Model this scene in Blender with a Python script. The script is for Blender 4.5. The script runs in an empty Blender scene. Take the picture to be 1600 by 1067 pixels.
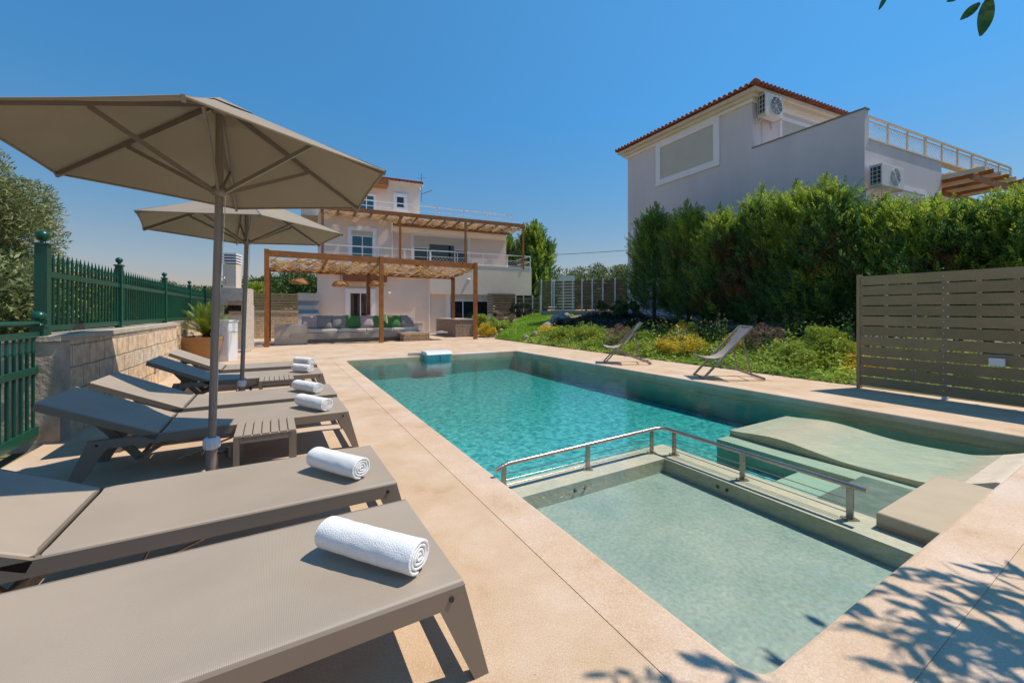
import bpy, math, random
import numpy as np
from mathutils import Vector, Matrix
random.seed(7); rng = np.random.default_rng(7)
R = math.radians
SC = bpy.context.scene
COL = SC.collection
FPX, CX, CY, H = 640.0, 800.0, 486.0, 1.25      # focal length and centre of the 1600 px photo, eye height

def P(px, py, z=0.0):
    Y = FPX*(H-z)/(py-CY); return ((px-CX)/FPX*Y, Y)
O0 = (.839, 1.390); AV = (-.4914, .8709); BV = (.862, .507)   # pool corner, long direction, short direction
def U(u, v, z=0.0):
    return (O0[0]+BV[0]*u+AV[0]*v, O0[1]+BV[1]*u+AV[1]*v, z)
def UV(x, y):
    x -= O0[0]; y -= O0[1]; d = BV[0]*AV[1]-BV[1]*AV[0]
    return ((x*AV[1]-y*AV[0])/d, (BV[0]*y-BV[1]*x)/d)
ANG_B = math.atan2(BV[1], BV[0])
ANG_A = math.atan2(AV[1], AV[0])

# ------------------------------------------------------------------ materials
MATS = {}
def mat(name, col, rough=.6, var=.12, vscale=6.0, bump=0.0, bscale=60.0, metal=0.0, spec=.5, col2=None, fine=0.0, fscale=150.0,
        trans=0.0, island=0.0, hue=0.0, stretch=None, objrand=0.0):
    """procedural surface: base colour broken up by noise at two scales, bump, optional per-leaf variation and translucency"""
    if name in MATS: return MATS[name]
    m = bpy.data.materials.new(name); m.use_nodes = True; nt = m.node_tree; N = nt.nodes; L = nt.links
    for n in list(N): N.remove(n)
    out = N.new('ShaderNodeOutputMaterial'); bs = N.new('ShaderNodeBsdfPrincipled')
    tc = N.new('ShaderNodeTexCoord'); src = tc.outputs['Object']
    if stretch:
        mp = N.new('ShaderNodeMapping'); mp.inputs['Scale'].default_value = stretch; L.new(src, mp.inputs[0]); src = mp.outputs[0]
    bs.inputs['Roughness'].default_value = rough; bs.inputs['Metallic'].default_value = metal
    bs.inputs['Specular IOR Level'].default_value = spec
    c = tuple(col)+(1,)
    c2 = tuple(col2)+(1,) if col2 else tuple(max(0, x*(1-var*2)) for x in col)+(1,)
    n1 = N.new('ShaderNodeTexNoise'); n1.inputs['Scale'].default_value = vscale; n1.inputs['Detail'].default_value = 6; n1.inputs['Roughness'].default_value = .6
    L.new(src, n1.inputs['Vector'])
    rp = N.new('ShaderNodeValToRGB'); rp.color_ramp.elements[0].position = .32; rp.color_ramp.elements[1].position = .68
    rp.color_ramp.elements[0].color = c2; rp.color_ramp.elements[1].color = c
    L.new(n1.outputs['Fac'], rp.inputs[0]); cur = rp.outputs[0]
    if fine > 0:
        n2 = N.new('ShaderNodeTexNoise'); n2.inputs['Scale'].default_value = fscale; n2.inputs['Detail'].default_value = 3; L.new(src, n2.inputs['Vector'])
        mr = N.new('ShaderNodeMapRange'); mr.inputs[1].default_value = .3; mr.inputs[2].default_value = .7
        mr.inputs[3].default_value = 1-fine; mr.inputs[4].default_value = 1+fine; L.new(n2.outputs['Fac'], mr.inputs[0])
        mx = N.new('ShaderNodeVectorMath'); mx.operation = 'SCALE'; L.new(cur, mx.inputs[0]); L.new(mr.outputs[0], mx.inputs['Scale']); cur = mx.outputs[0]
    if island > 0:
        g = N.new('ShaderNodeNewGeometry')
        hs = N.new('ShaderNodeHueSaturation'); mr = N.new('ShaderNodeMapRange'); mr.inputs[3].default_value = 1-island; mr.inputs[4].default_value = 1+island
        L.new(g.outputs['Random Per Island'], mr.inputs[0]); L.new(mr.outputs[0], hs.inputs['Value']); L.new(cur, hs.inputs['Color'])
        if hue > 0:
            mh = N.new('ShaderNodeMapRange'); mh.inputs[3].default_value = .5-hue; mh.inputs[4].default_value = .5+hue
            ml = N.new('ShaderNodeMath'); ml.operation = 'MULTIPLY'; ml.inputs[1].default_value = 7.31
            fr = N.new('ShaderNodeMath'); fr.operation = 'FRACT'
            L.new(g.outputs['Random Per Island'], ml.inputs[0]); L.new(ml.outputs[0], fr.inputs[0]); L.new(fr.outputs[0], mh.inputs[0]); L.new(mh.outputs[0], hs.inputs['Hue'])
        cur = hs.outputs[0]
    if objrand > 0:
        oi = N.new('ShaderNodeObjectInfo'); mo = N.new('ShaderNodeMapRange'); mo.inputs[3].default_value = 1-objrand; mo.inputs[4].default_value = 1+objrand; L.new(oi.outputs['Random'], mo.inputs[0])
        sv = N.new('ShaderNodeVectorMath'); sv.operation = 'SCALE'; L.new(cur, sv.inputs[0]); L.new(mo.outputs[0], sv.inputs['Scale']); cur = sv.outputs[0]
    L.new(cur, bs.inputs['Base Color'])
    if bump > 0:
        nb = N.new('ShaderNodeTexNoise'); nb.inputs['Scale'].default_value = bscale; nb.inputs['Detail'].default_value = 5; L.new(src, nb.inputs['Vector'])
        b = N.new('ShaderNodeBump'); b.inputs['Strength'].default_value = bump; b.inputs['Distance'].default_value = .02
        L.new(nb.outputs['Fac'], b.inputs['Height']); L.new(b.outputs[0], bs.inputs['Normal'])
    if trans > 0:
        tl = N.new('ShaderNodeBsdfTranslucent'); L.new(cur, tl.inputs['Color']); ms = N.new('ShaderNodeMixShader'); ms.inputs[0].default_value = trans
        L.new(bs.outputs[0], ms.inputs[1]); L.new(tl.outputs[0], ms.inputs[2]); L.new(ms.outputs[0], out.inputs[0])
    else: L.new(bs.outputs[0], out.inputs[0])
    MATS[name] = m; return m

def node_brick(name, c1, c2, mortar, bw, bh, axis='wall', rot=0.0, bump=.5, msize=.012, rough=.85):
    """coursed stone blocks with mortar joints; coordinates taken along the wall"""
    if name in MATS: return MATS[name]
    m = bpy.data.materials.new(name); m.use_nodes = True; nt = m.node_tree; N = nt.nodes; L = nt.links; bs = N['Principled BSDF']
    tc = N.new('ShaderNodeTexCoord'); sp = N.new('ShaderNodeSeparateXYZ'); cb = N.new('ShaderNodeCombineXYZ')
    mp = N.new('ShaderNodeMapping'); mp.inputs['Rotation'].default_value = (0, 0, -rot); L.new(tc.outputs['Object'], mp.inputs[0]); L.new(mp.outputs[0], sp.inputs[0])
    ad = N.new('ShaderNodeMath'); ad.operation = 'ADD'; L.new(sp.outputs[0], ad.inputs[0]); L.new(sp.outputs[1], ad.inputs[1])
    L.new(ad.outputs[0], cb.inputs[0]); L.new(sp.outputs[2], cb.inputs[1])
    br = N.new('ShaderNodeTexBrick'); br.inputs['Scale'].default_value = 1; br.inputs['Brick Width'].default_value = bw; br.inputs['Row Height'].default_value = bh
    br.inputs['Mortar Size'].default_value = msize; br.inputs['Mortar Smooth'].default_value = .6; br.offset = .37; br.inputs['Bias'].default_value = 0
    br.inputs['Color1'].default_value = tuple(c1)+(1,); br.inputs['Color2'].default_value = tuple(c2)+(1,); br.inputs['Mortar'].default_value = tuple(mortar)+(1,)
    nw = N.new('ShaderNodeTexNoise'); nw.inputs['Scale'].default_value = 3.0; L.new(cb.outputs[0], nw.inputs['Vector'])
    vm = N.new('ShaderNodeVectorMath'); vm.operation = 'MULTIPLY_ADD'; vm.inputs[1].default_value = (.04, .03, 0); L.new(nw.outputs['Color'], vm.inputs[0]); L.new(cb.outputs[0], vm.inputs[2])
    L.new(vm.outputs[0], br.inputs['Vector'])
    n1 = N.new('ShaderNodeTexNoise'); n1.inputs['Scale'].default_value = 9; n1.inputs['Detail'].default_value = 8; L.new(tc.outputs['Object'], n1.inputs['Vector'])
    mr = N.new('ShaderNodeMapRange'); mr.inputs[1].default_value = .3; mr.inputs[2].default_value = .7; mr.inputs[3].default_value = .7; mr.inputs[4].default_value = 1.2; L.new(n1.outputs['Fac'], mr.inputs[0])
    sc = N.new('ShaderNodeVectorMath'); sc.operation = 'SCALE'; L.new(br.outputs['Color'], sc.inputs[0]); L.new(mr.outputs[0], sc.inputs['Scale'])
    L.new(sc.outputs[0], bs.inputs['Base Color']); bs.inputs['Roughness'].default_value = rough
    iv = N.new('ShaderNodeMath'); iv.operation = 'MULTIPLY_ADD'; iv.inputs[1].default_value = -1.0; L.new(br.outputs['Fac'], iv.inputs[0]); L.new(n1.outputs['Fac'], iv.inputs[2])
    b = N.new('ShaderNodeBump'); b.inputs['Strength'].default_value = bump; b.inputs['Distance'].default_value = .03; L.new(iv.outputs[0], b.inputs['Height']); L.new(b.outputs[0], bs.inputs['Normal'])
    MATS[name] = m; return m

def weave_mat(name, col, pitch=420.0):
    m = bpy.data.materials.new(name); m.use_nodes = True; nt = m.node_tree; N = nt.nodes; L = nt.links; bs = N['Principled BSDF']
    tc = N.new('ShaderNodeTexCoord')
    ws = []
    for ax in ('X', 'Y'):
        w = N.new('ShaderNodeTexWave'); w.bands_direction = ax; w.inputs['Scale'].default_value = pitch/6.28; L.new(tc.outputs['Object'], w.inputs['Vector']); ws.append(w)
    mu = N.new('ShaderNodeMath'); mu.operation = 'MULTIPLY'; L.new(ws[0].outputs['Fac'], mu.inputs[0]); L.new(ws[1].outputs['Fac'], mu.inputs[1])
    n1 = N.new('ShaderNodeTexNoise'); n1.inputs['Scale'].default_value = 2.5; n1.inputs['Detail'].default_value = 4; L.new(tc.outputs['Object'], n1.inputs['Vector'])
    ad = N.new('ShaderNodeMath'); ad.operation = 'MULTIPLY_ADD'; ad.inputs[1].default_value = .5; L.new(mu.outputs[0], ad.inputs[0]); L.new(n1.outputs['Fac'], ad.inputs[2])
    rp = N.new('ShaderNodeValToRGB'); rp.color_ramp.elements[0].position = .3; rp.color_ramp.elements[1].position = 1.0
    rp.color_ramp.elements[0].color = tuple(x*.86 for x in col)+(1,); rp.color_ramp.elements[1].color = tuple(x*1.08 for x in col)+(1,)
    L.new(ad.outputs[0], rp.inputs[0]); L.new(rp.outputs[0], bs.inputs['Base Color']); bs.inputs['Roughness'].default_value = .55
    b = N.new('ShaderNodeBump'); b.inputs['Strength'].default_value = .25; b.inputs['Distance'].default_value = .003; L.new(mu.outputs[0], b.inputs['Height']); L.new(b.outputs[0], bs.inputs['Normal'])
    return m

def deck_mat(name='deck_stone', k=(1, 1, 1)):
    m = bpy.data.materials.new(name); m.use_nodes = True; nt = m.node_tree; N = nt.nodes; L = nt.links; bs = N['Principled BSDF']
    tc = N.new('ShaderNodeTexCoord')
    def noise(s, d=6, r=.6):
        n = N.new('ShaderNodeTexNoise'); n.inputs['Scale'].default_value = s; n.inputs['Detail'].default_value = d; n.inputs['Roughness'].default_value = r; L.new(tc.outputs['Object'], n.inputs['Vector']); return n.outputs['Fac']
    rp = N.new('ShaderNodeValToRGB'); e = rp.color_ramp.elements
    e[0].position = .28; e[0].color = (.43, .275, .15, 1); e[1].position = .72; e[1].color = (.68, .53, .405, 1)
    x = rp.color_ramp.elements.new(.42); x.color = (.57, .395, .245, 1); x = rp.color_ramp.elements.new(.56); x.color = (.62, .45, .305, 1)
    L.new(noise(1.6, 9, .68), rp.inputs[0])
    rp2 = N.new('ShaderNodeValToRGB'); rp2.color_ramp.elements[0].position = .52; rp2.color_ramp.elements[1].position = .78
    rp2.color_ramp.elements[0].color = (0, 0, 0, 1); rp2.color_ramp.elements[1].color = (1, 1, 1, 1); L.new(noise(.55, 5, .6), rp2.inputs[0])
    mx = N.new('ShaderNodeMixRGB'); mx.inputs[2].default_value = (.64, .545, .465, 1); L.new(rp2.outputs[0], mx.inputs[0]); L.new(rp.outputs[0], mx.inputs[1])
    mr = N.new('ShaderNodeMapRange'); mr.inputs[1].default_value = .35; mr.inputs[2].default_value = .65; mr.inputs[3].default_value = .84; mr.inputs[4].default_value = 1.14; L.new(noise(140, 3, .7), mr.inputs[0])
    sc = N.new('ShaderNodeVectorMath'); sc.operation = 'SCALE'; L.new(mx.outputs[0], sc.inputs[0]); L.new(mr.outputs[0], sc.inputs['Scale'])
    # a scatter of old water drips and dark specks
    v = N.new('ShaderNodeTexVoronoi'); v.inputs['Scale'].default_value = 11; L.new(tc.outputs['Object'], v.inputs['Vector'])
    rv = N.new('ShaderNodeMapRange'); rv.inputs[1].default_value = .02; rv.inputs[2].default_value = .055; rv.inputs[3].default_value = .62; rv.inputs[4].default_value = 1.0; L.new(v.outputs['Distance'], rv.inputs[0])
    s2 = N.new('ShaderNodeVectorMath'); s2.operation = 'SCALE'; L.new(sc.outputs[0], s2.inputs[0]); L.new(rv.outputs[0], s2.inputs['Scale'])
    vk = N.new('ShaderNodeVectorMath'); vk.operation = 'MULTIPLY'; vk.inputs[1].default_value = k; L.new(s2.outputs[0], vk.inputs[0]); L.new(vk.outputs[0], bs.inputs['Base Color']); bs.inputs['Roughness'].default_value = .75
    b = N.new('ShaderNodeBump'); b.inputs['Strength'].default_value = .35; b.inputs['Distance'].default_value = .006; L.new(noise(160, 4, .7), b.inputs['Height']); L.new(b.outputs[0], bs.inputs['Normal'])
    return m

def mosaic_mat():
    m = bpy.data.materials.new('teal_mosaic'); m.use_nodes = True; nt = m.node_tree; N = nt.nodes; L = nt.links; bs = N['Principled BSDF']
    tc = N.new('ShaderNodeTexCoord')
    wn = N.new('ShaderNodeTexNoise'); wn.inputs['Scale'].default_value = 7; wn.inputs['Detail'].default_value = 3; L.new(tc.outputs['Object'], wn.inputs['Vector'])
    va = N.new('ShaderNodeVectorMath'); va.operation = 'MULTIPLY_ADD'; va.inputs[1].default_value = (.12, .12, .12); L.new(wn.outputs['Color'], va.inputs[0]); L.new(tc.outputs['Object'], va.inputs[2])
    v = N.new('ShaderNodeTexVoronoi'); v.inputs['Scale'].default_value = 26; L.new(va.outputs[0], v.inputs['Vector'])
    v2 = N.new('ShaderNodeTexVoronoi'); v2.inputs['Scale'].default_value = 11; v2.feature = 'SMOOTH_F1'; L.new(va.outputs[0], v2.inputs['Vector'])
    sp = N.new('ShaderNodeSeparateXYZ'); L.new(v.outputs['Color'], sp.inputs[0])
    a = N.new('ShaderNodeMath'); a.operation = 'MULTIPLY_ADD'; a.inputs[1].default_value = .55; L.new(sp.outputs[0], a.inputs[0]); L.new(v2.outputs['Distance'], a.inputs[2])
    rp = N.new('ShaderNodeValToRGB'); e = rp.color_ramp.elements; e[0].position = .15; e[0].color = (.09, .21, .22, 1); e[1].position = 1.0; e[1].color = (.68, .70, .64, 1)
    x = e.new(.55); x.color = (.25, .42, .42, 1); L.new(a.outputs[0], rp.inputs[0]); L.new(rp.outputs[0], bs.inputs['Base Color']); bs.inputs['Roughness'].default_value = .5
    MATS['teal_mosaic'] = m; return m

def water_mat():
    m = bpy.data.materials.new('pool_water'); m.use_nodes = True; nt = m.node_tree; N = nt.nodes; L = nt.links
    for n in list(N): N.remove(n)
    out = N.new('ShaderNodeOutputMaterial'); tr = N.new('ShaderNodeBsdfTransparent'); tr.inputs[0].default_value = (.96, .99, .99, 1)
    gl = N.new('ShaderNodeBsdfGlossy'); gl.inputs['Roughness'].default_value = .03; gl.inputs[0].default_value = (1, 1, 1, 1)
    fr = N.new('ShaderNodeFresnel'); fr.inputs[0].default_value = 1.33; ms = N.new('ShaderNodeMixShader')
    tc = N.new('ShaderNodeTexCoord'); b = N.new('ShaderNodeBump'); b.inputs['Strength'].default_value = .34; b.inputs['Distance'].default_value = .02
    n1 = N.new('ShaderNodeTexNoise'); n1.inputs['Scale'].default_value = 9; n1.inputs['Detail'].default_value = 3; L.new(tc.outputs['Object'], n1.inputs['Vector'])
    L.new(n1.outputs['Fac'], b.inputs['Height']); L.new(b.outputs[0], gl.inputs['Normal']); L.new(b.outputs[0], fr.inputs['Normal'])
    L.new(fr.outputs[0], ms.inputs[0]); L.new(tr.outputs[0], ms.inputs[1]); L.new(gl.outputs[0], ms.inputs[2]); L.new(ms.outputs[0], out.inputs[0])
    va = N.new('ShaderNodeVolumeAbsorption'); va.inputs['Color'].default_value = (0, .82, .82, 1); va.inputs['Density'].default_value = .9; L.new(va.outputs[0], out.inputs['Volume']); return m

M = dict(
 sling=weave_mat('taupe_sling', (.40, .325, .25)),
 frame=mat('taupe_aluminium', (.235, .185, .14), .45, .04, 3, .03, 300),
 towel=mat('white_terry', (.88, .875, .86), .95, .01, 20, .35, 260),
 towel_edge=mat('cream_terry', (.74, .68, .54), .95, .08, 30, .8, 260),
 canopy=mat('taupe_canvas', (.335, .27, .20), .9, .05, 2.5, .08, 300, trans=.04),
 pole=mat('grey_pole', (.27, .225, .20), .4, .04, 4, metal=.2),
 plastic=mat('white_plastic', (.72, .74, .78), .4, .03, 8),
 dark=mat('dark_plastic', (.02, .02, .022), .5, .1),
 green=mat('green_paint', (.006, .085, .05), .3, .06, 5, .02, 90, col2=(.005, .07, .042)),
 deck=deck_mat(), mosaic=mosaic_mat(), water=water_mat(),
 coping=deck_mat('coping_stone', (1.05, 1.05, 1.09)),
 wallstone=node_brick('stone_blocks', (.74, .52, .33), (.62, .53, .41), (.36, .29, .22), .44, .23, rot=ANG_A, bump=.5),
 rubble=node_brick('rubble_stone', (.66, .47, .28), (.52, .38, .25), (.40, .30, .2), .30, .11, rot=ANG_B, bump=.8),
 stone2=node_brick('planter_stone', (.42, .29, .22), (.36, .27, .22), (.25, .19, .15), .22, .07, rot=ANG_B, bump=.9),
 capstone=mat('cap_stone', (.56, .48, .39), .85, .12, 5, .4, 40),
 render_w=mat('worn_render', (.60, .50, .40), .9, .22, 4, .5, 30, fine=.08),
 stucco=mat('pale_stucco', (.84, .67, .55), .9, .045, .9, .12, 160, fine=.02),
 stucco2=mat('lilac_stucco', (.70, .63, .64), .9, .06, .9, .12, 160, fine=.02, stretch=(1, 1, .3)),
 trim=mat('white_trim', (.86, .82, .82), .7, .03, 3),
 cream=mat('cream_trim', (.74, .64, .52), .7, .05, 3),
 shutter=mat('roller_shutter', (.60, .55, .47), .6, .03, 2),
 glass=mat('window_glass', (.015, .022, .028), .05, .1, 1.5, spec=.8),
 blueglass=mat('tinted_window_glass', (.02, .11, .15), .08, .1, 1.5, spec=.8),
 wood=mat('stained_wood', (.40, .145, .03), .5, .2, 5, .12, 40, stretch=(1, 1, 1)),
 darkwood=mat('dark_stained_wood', (.24, .08, .022), .5, .2, 5, .12, 40),
 reed=mat('woven_reed', (.78, .54, .27), .8, .15, 9, .2, 90, trans=.6),
 reed2=mat('pale_woven_reed', (.84, .68, .47), .8, .12, 9, .2, 90, trans=.6),
 rattan=mat('rattan', (.60, .33, .13), .7, .2, 30, .5, 120, trans=.4),
 cement=mat('polished_cement', (.42, .38, .33), .7, .1, 3, .08, 60),
 poolcement=mat('pool_cement', (.78, .62, .45), .6, .08, 4, .25, 28, col2=(.60, .53, .41), fine=.05, fscale=30),
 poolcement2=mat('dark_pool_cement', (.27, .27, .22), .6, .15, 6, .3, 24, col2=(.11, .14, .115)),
 poolshallow=mat('shallow_pool_cement', (.58, .46, .375), .6, .08, 3, .3, 24, col2=(.40, .36, .30), fine=.16, fscale=38),
 poolwall=mat('pool_wall_cement', (.44, .62, .57), .6, .12, 3, .2, 24),
 stepstone=mat('step_stone', (.49, .385, .255), .7, .06, 3, .1, 80),
 steel=mat('brushed_steel', (.47, .39, .33), .26, .12, 8, .1, 60, metal=.85),
 galv=mat('painted_steel', (.62, .66, .74), .5, .06, 8),
 rail=mat('cream_metal', (.74, .60, .42), .5, .05, 8),
 railw=mat('white_metal', (.88, .85, .83), .5, .05, 8),
 board=mat('olive_brown_board', (.27, .205, .105), .6, .1, 3, .15, 60, fine=.08, fscale=60, objrand=.12),
 boardb=mat('brown_board', (.20, .135, .075), .6, .15, 3, .15, 60, objrand=.15),
 tile=mat('terracotta_tile', (.36, .10, .05), .8, .25, 3, .3, 40),
 pot=mat('terracotta_planter', (.47, .25, .11), .85, .12, 9, .3, 60, stretch=(1, 1, 9)),
 soil=mat('garden_soil', (.16, .09, .05), .95, .3, 8, .8, 30),
 dirt=mat('dry_ground', (.26, .19, .12), .95, .3, 2, .5, 12, col2=(.10, .13, .04)),
 lawn=mat('lawn_grass', (.26, .42, .03), .9, .15, 5, .8, 120, col2=(.18, .32, .02), fine=.2, fscale=60),
 bark=mat('bark', (.10, .07, .05), .9, .3, 12, .8, 30),
 olive=mat('olive_leaves', (.34, .37, .15), .55, .2, 2, trans=.25, island=.45, hue=.03),
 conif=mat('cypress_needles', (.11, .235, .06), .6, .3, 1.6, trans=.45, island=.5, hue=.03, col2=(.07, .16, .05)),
 coniflit=mat('sunlit_needles', (.38, .47, .06), .6, .3, 1.5, trans=.5, island=.4, hue=.03, col2=(.22, .32, .045)),  # yellow-green of the sunlit tops put into the needle colour
 brown=mat('dry_brown_needles', (.17, .085, .035), .8, .3, 2, island=.4, trans=.1),
 bush=mat('bush_leaves', (.12, .21, .045), .6, .3, 2, trans=.25, island=.4, hue=.04),
 lime=mat('lime_leaves', (.42, .52, .06), .6, .2, 3, trans=.35, island=.4, hue=.05),
 cover=mat('ground_cover_leaves', (.50, .60, .09), .6, .3, .9, trans=.4, island=.5, hue=.05, col2=(.17, .29, .04)),
 yellow=mat('yellow_leaves', (.78, .62, .05), .6, .15, 3, trans=.3, island=.3, hue=.03),
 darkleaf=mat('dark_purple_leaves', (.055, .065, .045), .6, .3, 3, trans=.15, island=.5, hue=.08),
 pinkleaf=mat('dry_flower_heads', (.42, .27, .20), .8, .3, 3, trans=.2, island=.4, hue=.03),
 straw=mat('pale_grass_blades', (.50, .48, .22), .7, .2, 4, trans=.3, island=.3),
 cycad=mat('cycad_fronds', (.22, .29, .03), .45, .2, 4, trans=.25, island=.3, hue=.03),
 overleaf=mat('glossy_leaves', (.05, .13, .012), .35, .2, 30, trans=.35, island=.3, hue=.04),
 rock=mat('pale_rock', (.50, .42, .35), .9, .3, 6, .8, 14),
 pink=mat('mauve_linen', (.50, .39, .39), .95, .05, 8, .3, 300),
 grey=mat('grey_linen', (.27, .27, .265), .95, .05, 8, .3, 300),
 greenc=mat('green_linen', (.08, .23, .07), .95, .08, 8, .3, 300),
 cushion=mat('cream_cushion', (.62, .56, .50), .95, .05, 6, .2, 200),
 slingc=mat('grey_canvas', (.46, .39, .35), .9, .06, 10, .2, 200, trans=.1),
 chairwood=mat('weathered_wood', (.38, .305, .24), .7, .2, 8, .2, 60),
 blue=mat('blue_cover', (.05, .16, .30), .6, .1, 5),
 acw=mat('white_enamel', (.72, .66, .60), .45, .05, 5),
 marble=mat('pale_marble', (.62, .54, .46), .5, .12, 8, .05, 40),
 marblep=mat('pink_stone', (.50, .30, .20), .6, .12, 8, .05, 40),
)

# ------------------------------------------------------------------ mesh builder
def obj_link(o): COL.objects.link(o); return o
def top_of(o):
    while o.parent: o = o.parent
    return o
class MB:
    def __init__(s): s.v = []; s.f = []; s.sm = []
    def add(s, vs, fs, smooth=False):
        n = len(s.v); s.v += [tuple(p) for p in vs]; s.f += [tuple(i+n for i in f) for f in fs]; s.sm += [smooth]*len(fs); return s
    def hexa(s, c):   # 8 corners: 0-3 bottom loop, 4-7 top loop
        return s.add(c, [(3,2,1,0), (4,5,6,7), (0,1,5,4), (1,2,6,5), (2,3,7,6), (3,0,4,7)])
    def box(s, x0, x1, y0, y1, z0, z1):
        return s.hexa([(x0,y0,z0),(x1,y0,z0),(x1,y1,z0),(x0,y1,z0),(x0,y0,z1),(x1,y0,z1),(x1,y1,z1),(x0,y1,z1)])
    def bbox(s, x0, x1, y0, y1, z0, z1, b=.006):      # box with chamfered edges
        vs, idx = [], {}
        X = (x0, x1); Y = (y0, y1); Z = (z0, z1)
        for i in (0,1):
            for j in (0,1):
                for k in (0,1):
                    sx = b if i == 0 else -b; sy = b if j == 0 else -b; sz = b if k == 0 else -b
                    idx[i,j,k] = len(vs)
                    vs += [(X[i], Y[j]+sy, Z[k]+sz), (X[i]+sx, Y[j], Z[k]+sz), (X[i]+sx, Y[j]+sy, Z[k])]
        fs = []
        g = lambda i,j,k,a: idx[i,j,k]+a
        for i in (0,1): fs.append((g(i,0,0,0), g(i,1,0,0), g(i,1,1,0), g(i,0,1,0)))
        for j in (0,1): fs.append((g(0,j,0,1), g(1,j,0,1), g(1,j,1,1), g(0,j,1,1)))
        for k in (0,1): fs.append((g(0,0,k,2), g(1,0,k,2), g(1,1,k,2), g(0,1,k,2)))
        for a in (0,1):
            for c in (0,1):
                fs.append((g(0,a,c,1), g(1,a,c,1), g(1,a,c,2), g(0,a,c,2)))
                fs.append((g(a,0,c,0), g(a,1,c,0), g(a,1,c,2), g(a,0,c,2)))
                fs.append((g(a,c,0,0), g(a,c,1,0), g(a,c,1,1), g(a,c,0,1)))
        for i in (0,1):
            for j in (0,1):
                for k in (0,1): fs.append((g(i,j,k,0), g(i,j,k,1), g(i,j,k,2)))
        return s.add(vs, fs)
    def beam(s, p, q, w, h, up=(0,0,1)):   # rectangular bar between two points
        p = Vector(p); q = Vector(q); d = (q-p).normalized(); u = Vector(up)
        if abs(d.dot(u)) > .98: u = Vector((1,0,0))
        sd = d.cross(u).normalized(); u2 = sd.cross(d).normalized(); c = []
        for e in (p, q):
            for a, b in ((-1,-1),(1,-1),(1,1),(-1,1)): c.append(e+sd*(a*w/2)+u2*(b*h/2))
        return s.add(c, [(3,2,1,0), (4,5,6,7), (0,1,5,4), (1,2,6,5), (2,3,7,6), (3,0,4,7)])
    def tube(s, pts, rad, n=10, cap=True):
        pts = [Vector(p) for p in pts]; rad = rad if hasattr(rad, '__len__') else [rad]*len(pts); vs = []; prev = None
        for i, p in enumerate(pts):
            d = (pts[min(i+1, len(pts)-1)]-pts[max(i-1, 0)]).normalized()
            u = Vector((0,0,1)) if abs(d.z) < .95 else Vector((1,0,0))
            if prev is not None: u = prev
            a = d.cross(u).normalized(); b = a.cross(d).normalized(); prev = b
            for k in range(n):
                t = 2*math.pi*k/n; vs.append(p+a*math.cos(t)*rad[i]+b*math.sin(t)*rad[i])
        fs = [(i*n+k, i*n+(k+1)%n, (i+1)*n+(k+1)%n, (i+1)*n+k) for i in range(len(pts)-1) for k in range(n)]
        m = len(pts)-1
        s.add(vs, fs, True)
        if cap:
            s.add([vs[k] for k in range(n)], [tuple(range(n))]); s.add([vs[m*n+k] for k in range(n)], [tuple(range(n-1, -1, -1))])
        return s
    def sphere(s, c, r, nu=12, nv=8, sq=(1,1,1)):
        vs = []; fs = []
        for j in range(nv+1):
            ph = math.pi*j/nv
            for i in range(nu):
                th = 2*math.pi*i/nu; vs.append((c[0]+r*sq[0]*math.sin(ph)*math.cos(th), c[1]+r*sq[1]*math.sin(ph)*math.sin(th), c[2]+r*sq[2]*math.cos(ph)))
        for j in range(nv):
            for i in range(nu): fs.append((j*nu+i, (j+1)*nu+i, (j+1)*nu+(i+1)%nu, j*nu+(i+1)%nu))
        return s.add(vs, fs, True)
    def grid(s, fn, nu, nv, smooth=True):
        vs = [fn(i/nu, j/nv) for j in range(nv+1) for i in range(nu+1)]; w = nu+1
        return s.add(vs, [(j*w+i, j*w+i+1, (j+1)*w+i+1, (j+1)*w+i) for j in range(nv) for i in range(nu)], smooth)
    def prism(s, prof, depth_vec):   # closed profile (list of 3D points) extruded by a vector
        n = len(prof); a = [Vector(p) for p in prof]; d = Vector(depth_vec)
        return s.add(a+[p+d for p in a], [tuple(range(n-1,-1,-1)), tuple(range(n, 2*n))]+[(i, (i+1)%n, (i+1)%n+n, i+n) for i in range(n)])
    def build(s, name, m, parent=None, world=True):
        me = bpy.data.meshes.new(name); vs = s.v
        if parent is not None and world:
            t = top_of(parent); mi = (Matrix.Translation(t.location) @ Matrix.Rotation(t.rotation_euler.z, 4, 'Z')).inverted()
            vs = [tuple(mi @ Vector(p)) for p in vs]
        me.from_pydata(vs, [], s.f); me.materials.append(m)
        me.polygons.foreach_set('use_smooth', s.sm); me.update()
        o = bpy.data.objects.new(name, me); obj_link(o)
        if parent is not None: o.parent = parent
        return o

def tag(o, label, cat, group=None, kind=None):
    o['label'] = label; o['category'] = cat
    if group: o['group'] = group
    if kind: o['kind'] = kind
    return o
def thing(name, label, cat, loc=(0,0,0), rz=0.0, group=None):
    o = bpy.data.objects.new(name, None); obj_link(o); o.empty_display_size = .2
    o.location = loc; o.rotation_euler = (0, 0, rz); return tag(o, label, cat, group)
def struct(o, label=None): 
    o['kind'] = 'structure'
    if label: o['label'] = label
    return o
def copy_tree(o, parent=None):
    c = o.copy(); COL.objects.link(c)
    if parent is not None: c.parent = parent
    for ch in [x for x in bpy.data.objects if x.parent == o]: copy_tree(ch, c)
    return c

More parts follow.
